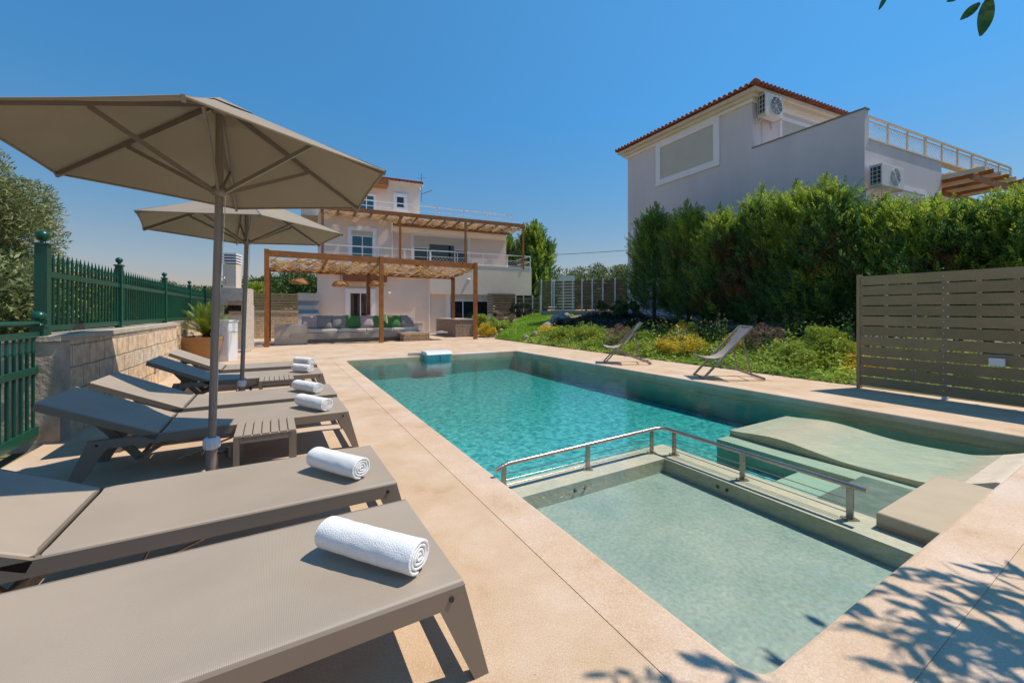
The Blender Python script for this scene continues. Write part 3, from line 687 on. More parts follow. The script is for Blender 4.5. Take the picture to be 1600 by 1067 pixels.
def tw_place(o, lp, rp, z=.40):
    d = Vector((rp[0]-lp[0], rp[1]-lp[1], 0)); o.location = (lp[0], lp[1], z); o.rotation_euler = (0, 0, math.atan2(d.y, d.x))
td = ['rolled white towel on the nearest lounger', 'rolled white towel on the second lounger beside the slatted table', 'rolled white towel on the lounger behind the first slatted table',
      'rolled white towel on the lounger between the two umbrellas', 'rolled white towel on the lounger behind the farther umbrella', 'farthest rolled white towel, just beyond another towel']
tpix = [((513, 829), (657, 869)), ((494, 712), (566, 731)), ((470, 623), (512, 632)), ((464, 600), (498, 606)), ((461, 573), (486, 575.5)), ((463, 562), (487, 564))]
for i in range(6):
    o = tw if i == 0 else copy_tree(tw); o['label'] = td[i]; (a1, a2) = tpix[i]; tw_place(o, P(*a1, .40), P(*a2, .40))
    sc_ = math.dist(P(*a1, .40), P(*a2, .40))/.43; o.scale = (sc_, 1, 1)

# side tables
def make_table():
    t = thing('side_table', 'x', 'side table', (0,0,0), 0, 'slatted side tables between the loungers'); w, d, h = .40, .45, .36
    for x in (.018, w-.018):
        for y in (.018, d-.018): mb = MB(); mb.box(x-.018, x+.018, y-.018, y+.018, 0, h-.021); mb.build('leg', M['frame'], t, False)
    mb = MB(); z0, z1 = h-.06, h-.0215
    mb.box(.037, w-.037, .004, .03, z0, z1); mb.box(.037, w-.037, d-.03, d-.004, z0, z1); mb.box(.004, .03, .037, d-.037, z0, z1); mb.box(w-.03, w-.004, .037, d-.037, z0, z1); mb.build('apron', M['frame'], t, False)
    mb = MB(); n_ = 7; sw = w/n_
    for i in range(n_): mb.bbox(i*sw+.003, (i+1)*sw-.003, 0, d, h-.02, h, .003)
    mb.build('slatted_top', M['sling'], t, False); return t
tb = make_table(); tb['label'] = 'slatted taupe side table in front of the nearer umbrella shade'
x, y, _ = U(-1.71, 2.74); tb.location = (x, y, 0); tb.rotation_euler = (0, 0, ANG_B)
t2 = copy_tree(tb); t2['label'] = 'slatted taupe side table by the farther umbrella pole'; x, y, _ = U(-1.66, 5.36); t2.location = (x, y, 0)

# ------------------------------------------------------------------ parasols
def make_parasol(loc, a0, ze, zt, Rr, label, base_px):
    t = thing('parasol', label, 'parasol', loc, 0, 'hexagonal parasols over the loungers'); cx, cy = loc[0], loc[1]
    V = [Vector((cx+Rr*math.cos(R(a0+60*k)), cy+Rr*math.sin(R(a0+60*k)), ze)) for k in range(6)]; top = Vector((cx, cy, zt))
    mb = MB(); nn = 10
    for k in range(6):
        p, q = V[k], V[(k+1)%6]; grid = {}
        for i in range(nn+1):
            for j in range(nn+1-i):
                a_, b_ = i/nn, j/nn; c_ = 1-a_-b_; pt = top*c_+p*a_+q*b_
                m_ = 27*a_*b_*c_; e = 4*a_*b_; pt = pt+Vector((0, 0, -.018*m_)); r_ = (pt-top); r_.z = 0
                if a_+b_ > .999: pt = pt-Vector((r_.x, r_.y, 0)).normalized()*(.012*e)   # edge drawn in between the rib tips
                grid[i, j] = len(mb.v); mb.v.append(tuple(pt))
        for i in range(nn):
            for j in range(nn-i):
                mb.f.append((grid[i,j], grid[i+1,j], grid[i,j+1])); mb.sm.append(True)
                if i+j < nn-1: mb.f.append((grid[i+1,j], grid[i+1,j+1], grid[i,j+1])); mb.sm.append(True)
    can = mb.build('canopy', M['canopy'], t)
    # hem along the rim
    mb = MB()
    for k in range(6):
        p, q = V[k], V[(k+1)%6]; pts = []
        for i in range(11):
            s = i/10; pt = p*(1-s)+q*s; r_ = pt-top; r_.z = 0; pts.append(pt-r_.normalized()*(.012*4*s*(1-s))-Vector((0,0,.004)))
        mb.tube(pts, .007, 6)
    mb.build('hem', M['canopy'], can)
    # small vent cap
    mb = MB()
    for k in range(6):
        p = top+(V[k]-top)*.2+Vector((0,0,.008)); q = top+(V[(k+1)%6]-top)*.2+Vector((0,0,.008)); mb.add([top+Vector((0,0,.02)), p, q], [(0,1,2)])
    mb.build('vent_cap', M['canopy'], can)
    ring = Vector((cx, cy, ze-.13)); bx, by = base_px
    for k in range(6):
        d = (V[k]-top); off = Vector((0, 0, -.03)); mb = MB(); st = top+d*.03+off
        mb.beam(st, V[k]+off*.5, .018, .034); mb.build('rib', M['pole'], t)
        mid = top+d*.56+off*1.3; mb = MB(); mb.beam(ring+(V[k]-top).normalized()*.03, mid, .016, .026); mb.build('strut', M['pole'], t)
    mb = MB(); mb.tube([(bx, by, .30), tuple(ring), (cx, cy, zt-.05)], [.024, .024, .022], 20); mb.build('pole', M['pole'], t)
    mb = MB(); mb.tube([ring-Vector((0,0,.04)), ring-Vector((0,0,.03)), ring+Vector((0,0,.02)), ring+Vector((0,0,.03))], [.026, .045, .045, .026], 16); mb.build('runner', M['pole'], t)
    mb = MB(); mb.tube([top-Vector((0,0,.10)), top-Vector((0,0,.09)), top-Vector((0,0,.04)), top-Vector((0,0,.03))], [.026, .045, .045, .026], 16); mb.build('hub', M['pole'], t)
    mb = MB(); mb.tube([(bx, by, 0.02), (bx, by, .31)], [.036, .036], 20); mb.build('base_sleeve', M['pole'], t)
    mb = MB(); mb.tube([(bx, by, .30), (bx, by, .31), (bx, by, .37), (bx, by, .38)], [.038, .047, .047, .036], 24)
    for k in range(12): a_ = R(30*k); mb.tube([(bx+.046*math.cos(a_), by+.046*math.sin(a_), .313), (bx+.046*math.cos(a_), by+.046*math.sin(a_), .366)], .005, 6)
    mb.build('collar', M['plastic'], t)
    mb = MB(); mb.tube([(bx+.03, by+.01, .27), (bx+.10, by+.02, .27)], .010, 8); mb.tube([(bx+.10, by+.02, .235), (bx+.10, by+.02, .305)], .014, 8); mb.build('knob', M['dark'], t)
    mb = MB(); mb.bbox(bx-.28, bx+.28, by-.28, by+.28, .001, .035, .01); mb.build('base_plate', M['frame'], t)
    mb = MB(); mb.tube([ring+Vector((.045, .0, -.02)), (bx*.6+cx*.4+.035, by*.6+cy*.4, 1.35), (bx+.04, by, .7)], .0025, 5); mb.build('cord', M['plastic'], t)
    return t
make_parasol((-2.0, 2.80, 0), -1, 2.20, 2.69, 1.14, 'large taupe hexagonal parasol nearest the camera', (-2.075, 2.83))
make_parasol((-3.33, 5.14, 0), 9, 2.25, 2.72, 1.15, 'taupe parasol standing behind the larger nearer one', (-3.41, 5.17))

# ------------------------------------------------------------------ handrail on the divider
t = thing('handrail', 'brushed steel handrail with cable wires on the pool divider', 'handrail', U(1.84, 1.92, -.115))
zr = .105
pts = [U(-.02, 1.94, -.005), U(.06, 1.94, .05), U(.12, 1.94, .075), U(.3, 1.94, zr-.02), U(1.72, 1.93, zr+.01), U(1.80, 1.91, zr+.01), U(1.83, 1.84, zr+.01), U(1.84, .32, zr)]
pts = [U(-.01, 1.94, zr-.05), U(.1, 1.94, zr-.02), U(1.74, 1.94, zr+.01), U(1.80, 1.92, zr+.01), U(1.83, 1.86, zr+.01), U(1.84, .33, zr)]
mb = MB(); mb.tube(pts, .017, 14); mb.build('top_rail', M['steel'], t)
for (u, v, ax) in ((.06,1.94,0),(.89,1.94,0),(1.69,1.94,0),(1.84,1.80,1),(1.84,1.14,1),(1.84,.42,1)):
    mb = MB(); c = Vector(U(u, v, 0)); mb.beam((c.x, c.y, -.112), (c.x, c.y, zr-.012), .012 if 0 else .040, .014 if ax == 0 else .014, (BV[0], BV[1], 0) if ax else (AV[0], AV[1], 0)); mb.build('post', M['steel'], t)
    mb = MB(); mb.box(c.x-.04, c.x+.04, c.y-.03, c.y+.03, -.1145, -.107); mb.build('base_plate', M['steel'], t)
for z in (-.075, -.035, .01):
    mb = MB(); mb.tube([U(.06, 1.94, z), U(1.69, 1.94, z)], .0035, 5); mb.tube([U(1.84, 1.80, z), U(1.84, .42, z)], .0035, 5); mb.build('cable', M['steel'], t)

# ------------------------------------------------------------------ counter-current unit hooked over the far pool edge
t = thing('swim_jet', 'white swim jet unit hooked over the far pool edge', 'swim jet', U(2.35, PL, 0))
u0, u1 = 2.02, 2.75
prof = [(PL+.40, .012), (PL+.38, .09), (PL+.08, .14), (PL-.26, .135), (PL-.40, .07), (PL-.40, .045), (PL-.02, .045), (PL-.0, .012)]
mb = MB(); mb.prism([U(u0, v, z) for v, z in prof], (BV[0]*(u1-u0), BV[1]*(u1-u0), 0)); b_ = mb.build('hood', M['plastic'], t)
bv = b_.modifiers.new('b', 'BEVEL'); bv.width = .012; bv.segments = 2
mb = MB(); ubox(mb, u0+.02, u1-.02, PL-.36, PL-.03, -.30, .044); mb.build('body', mat('pool_bounce_plastic', (.22, .50, .53), .35, .05, 5), t)  # white unit; teal light bounced off the pool put into the body colour
mb = MB(); mb.tube([U(u0-.34, PL+.25, .06), U(u0-.02, PL+.05, .07)], .05, 14); mb.build('pipe', M['cream'], t)
mb = MB(); mb.tube([U(2.4, PL-.362, .0), U(2.4, PL-.37, .0)], .016, 12); mb.tube([U(2.4, PL-.362, -.05), U(2.4, PL-.37, -.05)], .016, 12); mb.build('nozzle', M['dark'], t)

# ------------------------------------------------------------------ deck chairs
def make_chair():
    t = thing('deck_chair', 'x', 'deck chair', (0,0,0), 0, 'wooden deck chairs beside the flower bed'); m = M['chairwood']; w = .29
    for s in (-1, 1):
        mb = MB(); mb.beam((.52, s*w, .0), (-.38, s*w, 1.02), .03, .055, (0,1,0)); mb.build('back_leg', m, t, False)
        mb = MB(); mb.beam((-.62, s*(w-.03), .02), (.52, s*(w-.03), .43), .03, .055, (0,1,0)); mb.build('seat_leg', m, t, False)
        mb = MB(); mb.beam((-.20, s*(w+.028), .80), (-.36, s*(w+.028), .12), .02, .036, (0,1,0)); mb.build('prop', m, t, False)
    for p in ((-.385, 1.025), (.52, .43), (.50, .03), (-.60, .05), (-.37, .12)):
        mb = MB(); mb.tube([(p[0], -w-.02, p[1]), (p[0], w+.02, p[1])], .014, 8); mb.build('cross_bar', m, t, False)
    pts = []
    for i in range(17):
        s = i/16; x = -.385+(.905)*s; z = 1.04+(.43-1.04)*s-.26*math.sin(math.pi*s)**1.1*(.55+.6*s); pts.append((x, z))
    mb = MB(); mb.grid(lambda a, c: (pts[round(a*16)][0]-.05*math.sin(math.pi*a), -.22+.44*c, pts[round(a*16)][1]-.01*math.sin(math.pi*c)), 16, 6); mb.build('canvas_sling', M['slingc'], t, False)
    for y in (-.24, .24): pass
    return t
ch = make_chair()
def seat(o, pf, pb, label):   # front foot and rear foot on the deck
    f_ = Vector((*P(*pf), 0)); r_ = Vector((*P(*pb), 0)); d = f_-r_; o.location = (f_+r_)/2; o.rotation_euler = (0, 0, math.atan2(d.y, d.x)); o['label'] = label; o.scale = (.94, .94, .94)
seat(ch, (1087, 589), (1180, 591), 'wooden deck chair nearer to the slatted fence, facing the pool')
c2 = copy_tree(ch); seat(c2, (946, 566), (1007, 567.5), 'wooden deck chair farther from the slatted fence, facing the pool'); c2.location.z = 0
#@@PART3
# ------------------------------------------------------------------ helper: a vertical plane of a building
class Face:
    def __init__(s, p0, d, n): s.p = p0; s.d = d; s.n = n       # base point, unit direction along it, outward normal
    def T(s, px, off=0.0):
        k = (px-CX)/FPX; x, y = s.p[0]+s.n[0]*off, s.p[1]+s.n[1]*off
        return (k*y-x)/(s.d[0]-k*s.d[1])
    def Z(s, px, py, off=0.0):
        t = s.T(px, off); Y = s.p[1]+s.n[1]*off+s.d[1]*t; return H+(CY-py)*Y/FPX
    def pt(s, t, z, off=0.0): return (s.p[0]+s.n[0]*off+s.d[0]*t, s.p[1]+s.n[1]*off+s.d[1]*t, z)
    def box(s, mb, t0, t1, z0, z1, o0, o1):
        return mb.hexa([s.pt(t0,z0,o1), s.pt(t1,z0,o1), s.pt(t1,z0,o0), s.pt(t0,z0,o0), s.pt(t0,z1,o1), s.pt(t1,z1,o1), s.pt(t1,z1,o0), s.pt(t0,z1,o0)])
def window(F, t0, t1, z0, z1, parent, off=0.0, fw=.14, shut=.0, nm=2, frame=None, gl=None, name='window', sill=True, sm_='shutter', bottom=True):
    """white surround, recessed pane, mullions, optionally a partly lowered roller shutter; wall face at off"""
    mb = MB(); o0, o1 = off-.02, off+(.035 if fw < .16 else .07)
    F.box(mb, t0-fw, t0, z0-(fw if bottom else 0), z1+fw, o0, o1); F.box(mb, t1, t1+fw, z0-(fw if bottom else 0), z1+fw, o0, o1); F.box(mb, t0+.001, t1-.001, z1, z1+fw-.001, o0, o1-.002)
    if bottom: F.box(mb, t0+.001, t1-.001, z0-fw+.001, z0, o0, o1-.002)
    w = mb.build(name, frame or M['trim'], parent)
    mb = MB(); F.box(mb, t0, t1, z0, z1, off+.002, off+.006); mb.build('pane', gl or M['glass'], w)
    mb = MB(); b = .05; zs = z1-(z1-z0)*shut
    if shut < .98:
        for i in range(nm+1):
            c = t0+(t1-t0)*i/nm; c = min(max(c, t0+b/2), t1-b/2); F.box(mb, c-b/2, c+b/2, z0, zs, off+.006, off+.022)
        F.box(mb, t0+b, t1-b, zs-b, zs-.001, off+.006, off+.02); F.box(mb, t0+b, t1-b, z0, z0+b, off+.006, off+.02); mb.build('sash', M['trim'], w)
    if shut > 0:
        mb = MB(); k = max(1, int((z1-zs)/.055))
        for i in range(k):
            za = zs+(z1-zs)*i/k; zb = zs+(z1-zs)*(i+1)/k; F.box(mb, t0+.004, t1-.004, za, zb-.006, off+.0065, off+.028)
        F.box(mb, t0+.005, t1-.005, zs, z1, off+.007, off+.02); mb.build('roller_shutter', M[sm_], w)
    return w
def railing(F, t0, t1, z0, z1, off, parent, m, every=1.2, big=3, mesh=True, mid=.62, dstep=.16, w=.04):
    mb = MB(); mb.beam(F.pt(t0, z1, off), F.pt(t1, z1, off), .06, .055); 
    mb.beam(F.pt(t0, z0+.07, off), F.pt(t1, z0+.07, off), .03, .03); zm = z0+(z1-z0)*mid; mb.beam(F.pt(t0, zm, off), F.pt(t1, zm, off), .03, .025)
    r = mb.build('railing', m, parent); n = max(1, round((t1-t0)/every))
    for i in range(n+1):
        t = t0+(t1-t0)*i/n; ww = w*2 if i % big == 0 else w; mb = MB(); F.box(mb, t-ww/2, t+ww/2, z0, z1-.021, off-.02, off+.02); mb.build('baluster', m, r)
    if mesh:
        mb = MB(); hh = zm-(z0+.07); k = int((t1-t0)/dstep)
        for i in range(k+1):
            t = t0+i*dstep
            for sgn in (-1, 1):
                ta, tb = t, t+sgn*hh; za, zb = z0+.07, zm
                if tb > t1: zb = za+(t1-ta); tb = t1
                if tb < t0: zb = za+(ta-t0); tb = t0
                if zb-za > .03: mb.beam(F.pt(ta, za, off+.004*sgn), F.pt(tb, zb, off+.004*sgn), .008, .008)
        mb.build('lattice', m, r)
    return r
def ribbons(F, t0, t1, o0, o1, z, n, w, amp, wl, parent, m, name='woven_shade', sag=.06, steps=90, th=.006, m2=None, drop=0):
    """long reed strips laid side by side, waving in and out so that gaps open between them"""
    for mm, sel in ((m, 0), (m2 or m, 1)):
        mb = MB()
        for i in range(n):
            if (i//2) % 2 != sel: continue
            ob = o0+(o1-o0)*(i+.5)/n; ph = (i % 2)*math.pi+random.uniform(-.3, .3); am = amp*random.uniform(.7, 1.2); pz = random.uniform(0, 6); vs = []
            for k in range(steps+1):
                t = t0+(t1-t0)*k/steps; o = ob+am*math.sin(6.283*t/wl+ph); zz = z-drop*(n-1-i)/n+sag*math.sin(6.283*t/(wl*.5)+ph)*.5+.012*math.sin(t*9+pz)+(.012 if i%2 else 0)
                for s in (-1, 1): vs.append(F.pt(t, zz+s*.02*math.sin(t*3+pz), o+s*w/2))
            m_ = len(vs); vs += [(p[0], p[1], p[2]-th) for p in vs]
            fs = [(2*k, 2*k+1, 2*k+3, 2*k+2) for k in range(steps)]+[(m_+2*k, m_+2*k+2, m_+2*k+3, m_+2*k+1) for k in range(steps)]
            fs += [(2*k, 2*k+2, m_+2*k+2, m_+2*k) for k in range(steps)]+[(2*k+1, m_+2*k+1, m_+2*k+3, 2*k+3) for k in range(steps)]
            mb.add(vs, fs, True)
        mb.build(name, mm, parent)

# ------------------------------------------------------------------ garden pergola over the masonry sofa
PF = Face(U(0, 15.75), BV, (-AV[0], -AV[1])); 
t = thing('pergola', 'stained timber pergola with woven reed shade over the sofa', 'pergola', U(2.2, 17))
PZ = 3.36
ts = [-1.84, 2.03, 6.12]; back = -2.72
for k, tt in enumerate(ts):
    mb = MB(); PF.box(mb, tt-.075, tt+.075, 0, PZ-(.0 if k == 0 else .001)+.03, -.075, .075); mb.build('post', M['wood'], t)
for tt in (-1.84, 2.03, 6.12):
    mb = MB(); PF.box(mb, tt-.075, tt+.075, 0, PZ-.35, back-.075, back+.075); mb.build('post', M['darkwood'], t)
for a_, b_ in ((ts[0], ts[1]), (ts[1], ts[2])):
    mb = MB(); PF.box(mb, a_+.076, b_-.076, PZ-.22, PZ, -.06, .04); mb.build('front_beam', M['wood'], t)
    mb = MB(); PF.box(mb, a_+.076, b_-.076, PZ-.52, PZ-.36, back-.04, back+.06); mb.build('back_beam', M['darkwood'], t)
for tt in (-1.84, .1, 2.03, 4.05, 6.12):
    mb = MB(); mb.beam(PF.pt(tt, PZ-.41, back+.062), PF.pt(tt, PZ-.12, -.078), .07, .11); mb.build('side_beam', M['darkwood'], t)
ribbons(PF, -1.76, 6.04, back+.14, -.14, PZ-.27, 18, .115, .075, 1.3, t, M['reed'], sag=.15, m2=M['reed2'], drop=.16)
# three rattan pendants
def pendant(px, py, v, label):
    # hang at depth v on the pergola
    k = (px-CX)/FPX; # point on line u at given v
    u = None
    a0 = O0[0]+AV[0]*v; b0 = O0[1]+AV[1]*v; u = (k*b0-a0)/(BV[0]-k*BV[1]); x, y, _ = U(u, v); z = H+(CY-py)*y/FPX
    t = thing('pendant_lamp', label, 'pendant lamp', (x, y, z), 0, 'rattan pendant lamps under the pergola')
    mb = MB(); mb.tube([(x, y, z+.08), (x, y, PZ-.2)], .008, 5); mb.build('cord', M['dark'], t)
    mb = MB(); mb.grid(lambda a, c: (x+.34*math.sin(c*1.5)**.8*math.cos(a*6.283), y+.34*math.sin(c*1.5)**.8*math.sin(a*6.283), z+.24*math.cos(c*1.5)-.08+.012*math.cos(a*50)), 48, 10); mb.build('lamp_shade', M['rattan'], t)
    mb = MB(); mb.sphere((x, y, z+.0), .05, 10, 8); mb.build('bulb', M['plastic'], t)
pendant(468, 441, 17.2, 'rattan pendant lamp hanging at the left end of the pergola')
pendant(532, 445, 17.2, 'rattan pendant lamp hanging left of the ground floor window')
pendant(589, 445, 17.2, 'rattan pendant lamp hanging behind the middle pergola post')
# masonry sofa
t = thing('garden_sofa', 'L-shaped grey masonry sofa with cream seat pads', 'sofa', U(1.0, 17))
S = lambda mb, u0, u1, v0, v1, z0, z1: ubox(mb, u0, u1, v0, v1, z0, z1)
mb = MB(); S(mb, -1.62, -.55, 16.25, 17.75, 0, .72); mb.build('side_block', M['cement'], t)
mb = MB(); S(mb, -.549, 3.9, 16.75, 17.65, .16, .40); S(mb, -.549, 3.95, 16.95, 17.60, 0, .159); S(mb, -1.1, -.549, 16.2, 16.249, .30, .42); mb.build('bench_base', M['cement'], t)
mb = MB(); S(mb, -.55, 4.3, 17.66, 17.85, 0, .70); mb.build('back_wall', M['stucco'], t)
for i in range(4):
    mb = MB(); S(mb, -.54+i*1.10, -.54+i*1.10+1.09, 16.78, 17.6, .401, .53); o = mb.build('seat_pad', M['cushion'], t); bv = o.modifiers.new('b', 'BEVEL'); bv.width = .035; bv.segments = 3
mb = MB(); S(mb, 2.9, 4.9, 15.98, 16.74, .30, .36); mb.build('table_slab', M['capstone'], t)
mb = MB(); S(mb, 3.0, 4.1, 16.05, 16.7, 0, .299); mb.build('table_base', M['rubble'], t)
def pillow(u, v, m, label, lean):
    mb = MB(); w, hh, d = .31, .285, .10
    def f(a, c, s):
        x = a*2-1; y = c*2-1; e = (1-abs(x)**3.0)*(1-abs(y)**3.0); pin = 1-.07*(1-abs(x))*(1 if abs(y) > .9 else 0)
        return (x*w*(1-.06*(1-y*y)), s*d*max(e, 0)**.55, y*hh*(1-.06*(1-x*x)))
    mb.grid(lambda a, c: f(a, c, 1), 14, 14); mb.grid(lambda a, c: f(a, c, -1), 14, 14)
    o = mb.build('pillow', m); o.location = U(u, v, .53+.27); o.rotation_euler = (R(-14), R(lean), ANG_B+R(random.uniform(-8, 8))); tag(o, label, 'pillow', 'pillows lined up on the masonry sofa')
pl = [(484, 'pink', 'mauve pillow at the left end of the sofa'), (506.5, 'grey', 'grey pillow next to the mauve pillow at the sofa end'), (530, 'grey', 'grey pillow left of the first green pillow'),
      (553, 'greenc', 'green pillow between a grey and a mauve pillow'), (574, 'pink', 'mauve pillow between two green pillows'), (593, 'greenc', 'green pillow behind the middle pergola post'),
      (616, 'greenc', 'green pillow beside the grey pillow at the right end'), (636, 'grey', 'grey pillow at the right end of the sofa')]
for px, mm, lb in pl:
    v = 17.42; a0 = O0[0]+AV[0]*v; b0 = O0[1]+AV[1]*v; k = (px-CX)/FPX; u = (k*b0-a0)/(BV[0]-k*BV[1]); pillow(u, v, M[mm], lb, random.uniform(-5, 5))

# ------------------------------------------------------------------ the villa at the end of the pool
HB = (.912, .411); HN = (.411, -.912)
F = Face((-4.94, 24.5), HB, HN)
t = thing('villa', 'pale two storey villa with timber shaded balcony behind the pergola', 'house', (-4.94, 24.5, 0))
T = F.T; Z = F.Z
tL, tR = T(495.5), T(800)
zs0, zs1 = 3.25, 4.05
mb = MB(); F.box(mb, tL, T(671), 0, zs0, -8, .0); mb.build('ground_floor_wall', M['stucco'], t)
mb = MB(); F.box(mb, T(671)+.001, T(771), 0, zs0, -8, -.05); mb.build('ground_floor_wall', M['stucco'], t)
mb = MB(); F.box(mb, T(671)-.04, T(671)+.03, 0, zs0-.001, .0005, .04); mb.build('corner_trim', M['trim'], t)
tP = T(829)
mb = MB(); F.box(mb, tL-.02, T(671)+.02, zs0+.001, 3.72, -8.01, .18); mb.build('balcony_slab', M['stucco'], t)
mb = MB(); F.box(mb, T(671)+.021, tP, Z(829, 462), zs1, -.049, .14); F.box(mb, tP-.2, tP-.0005, Z(829, 462)+.001, zs1-.001, -2.2, -.0495); mb.build('parapet', M['stucco'], t)
mb = MB(); F.box(mb, T(771)+.001, tP-.201, Z(829, 462)+.002, 3.2, -8, -.0495); mb.build('balcony_soffit', M['stucco2'], t)
mb = MB(); F.box(mb, T(671)+.02, tP+.02, zs1+.001, zs1+.04, -.07, .16); F.box(mb, tL-.03, T(671)+.019, 3.721, 3.76, -.07, .2); mb.build('coping', M['trim'], t)
# railing, two heights of base
railing(F, T(501, .1), T(671), 3.76, 4.84, .1, t, M['railw'], 1.5, 3, mesh=False)
railing(F, T(671)+.05, tP-.05, 4.09, 4.86, .05, t, M['railw'], 1.5, 3, mesh=True, mid=.55, dstep=.2)
mb = MB(); 
for i in range(2): mb.beam(F.pt(tP-.05, 4.86-i*.36, .05), F.pt(tP-.05, 4.86-i*.36, -2.0), .04, .04)
mb.build('railing', M['railw'], t)
# upper storey behind the balcony
UO = -1.7; uz0, uz1 = 3.7, 6.95
mb = MB(); F.box(mb, tL+.02, T(613, UO+.9), uz0, uz1, -8, UO+.9); mb.build('upper_wall', M['stucco'], t)
mb = MB(); F.box(mb, T(613, UO+.9)+.001, T(791, UO), uz0, uz1, -8, UO); mb.build('upper_wall', M['stucco'], t)
mb = MB(); F.box(mb, T(613, UO+.9)-.05, T(613, UO+.9)+.02, uz0, uz1-.4, UO+.901, UO+.93); mb.build('corner_trim', M['trim'], t)
# upper windows
O_ = UO+.9
window(F, T(549, O_), T(583, O_), 3.9, Z(565, 361, O_), t, O_, .2, .14, 2, gl=M['blueglass'])
window(F, T(646, UO), T(731, UO), 3.9, Z(690, 371, UO), t, UO, .15, .35, 4, sm_='shutter')
mb = MB(); F.box(mb, T(671, UO), T(709, UO), 4.2, Z(690, 383, UO), UO+.03, UO+.04); mb.build('pane', M['glass'], t)
# shade over the balcony
bz = 6.84
mb = MB(); F.box(mb, T(500, .15), T(819, .15), bz-.12, bz+.10, .1, .2); mb.build('shade_beam', M['wood'], t)
mb = MB(); F.box(mb, T(500, .15), T(796, UO), bz-.30, bz-.12, UO+.95 if False else UO+.05, UO+.15); mb.build('shade_back_beam', M['darkwood'], t)
ta, tb_ = T(502, .15), T(817, .15); k = 14
for i in range(k+1):
    tt = ta+(tb_-ta)*i/k; mb = MB(); F.box(mb, tt-.04, tt+.04, bz-.13, bz-.02, UO+.2, .099); mb.build('rafter', M['darkwood'], t)
ribbons(F, ta, tb_, UO+.2, .08, bz-.16, 14, .10, .045, 1.5, t, M['reed2'], sag=.16, m2=M['reed'], name='woven_shade')
for px in (504, 625, 727, 817):
    mb = MB(); tt = T(px, .1); F.box(mb, tt-.06, tt+.06, 4.0 if px > 700 else 3.76, bz-.121, .11, .19); mb.build('shade_post', M['wood'], t)
# roof terrace railing and stair tower
mb = MB(); F.box(mb, tL, T(800, UO), 6.951, 7.08, -8, UO+.04); mb.build('terrace_edge', M['trim'], t)
railing(F, T(545, UO), T(799.5, UO), 7.08, 7.93, UO, t, M['railw'], 1.9, 3, mesh=False)
TO = -3.4
mb = MB(); tz = Z(650, 292, TO); F.box(mb, T(470, TO), T(656, TO), 7.081, tz, -8, TO); mb.build('tower_wall', M['stucco'], t)
mb = MB(); F.box(mb, T(600, TO), T(659, TO), tz+.001, tz+.16, -7.5, TO+.10); F.box(mb, T(470, TO), T(600, TO)-.001, tz+.001, tz+.16, -7.5, TO+.10); mb.build('cornice', M['cream'], t)
def tiles(mb, F, t0, t1, z, off, rise, depth, pitch=.24):
    k = int((t1-t0)/pitch)
    for i in range(k):
        tc = t0+(i+.5)*(t1-t0)/k; mb.tube([F.pt(tc, z+.03, off), F.pt(tc, z+.03+rise, off-depth)], [.085, .085], 8)
    mb.add([F.pt(t0, z, off), F.pt(t1, z, off), F.pt(t1, z+rise, off-depth), F.pt(t0, z+rise, off-depth)], [(0,1,2,3)])
mb = MB(); tiles(mb, F, T(470, TO), T(661, TO), tz+.19, TO+.28, .8, 2.5); mb.build('tiled_roof', M['tile'], t)
mb = MB(); F.box(mb, T(470, TO), T(661, TO), tz+.10, tz+.185, -7.4, TO+.24); mb.build('eave', M['cream'], t)
window(F, T(619, TO), T(632, TO), Z(625, 325, TO), Z(625, 307, TO), t, TO, .18, 0, 1)
window(F, T(560, TO), T(585, TO), 7.1, Z(575, 305, TO), t, TO, .12, 0, 2, gl=M['blueglass'])
mb = MB(); F.box(mb, T(560, TO), T(604, TO), Z(590, 294, TO), Z(590, 284, TO), TO+.01, TO+.9); mb.build('door_hood', M['wood'], t)
# ground floor openings
mb_z1 = Z(560, 457)
window(F, T(546), T(580), 0.0, mb_z1, t, .0, .22, .0, 2, bottom=False)
mb = MB(); F.box(mb, T(546), T(580), mb_z1-.001, mb_z1+.28, .01, .04); mb.build('roller_box', M['shutter'], t)
window(F, T(703), T(763), 0.02, Z(730, 452), t, -.05, .2, .27, 3, bottom=False)
mb = MB(); F.box(mb, T(536), T(603), Z(560, 440), Z(560, 426), .001, .5); mb.build('door_hood', M['darkwood'], t)
# wall lights and antenna
for px, py, lb in ((608, 458, 'window'), (732, 437, 'glass door')):
    mb = MB(); tt = T(px, .1); zz = Z(px, py, .1); c = F.pt(tt, zz, .14); mb.sphere(c, .11, 12, 8, (1,1,.6)); mb.tube([F.pt(tt, zz-.05, .0), F.pt(tt, zz, .1)], .05, 8); mb.build('wall_light', M['plastic'], t)
mb = MB(); at_ = T(658, TO); za = tz-1.0
c = Vector(F.pt(at_, 0, TO+.1)); mb.tube([c+Vector((0,0,za)), c+Vector((0,0,tz+.9))], .02, 6); mb.tube([c+Vector((0,0,tz-.5)), c+Vector((.7,0.1,tz-.2))], .03, 6); mb.tube([c+Vector((-.3,0,tz+.6)), c+Vector((.3,0,tz+.62))], .012, 5)
tag(mb.build('antenna', M['frame']), 'thin antenna mast at the corner of the villa roof', 'antenna')

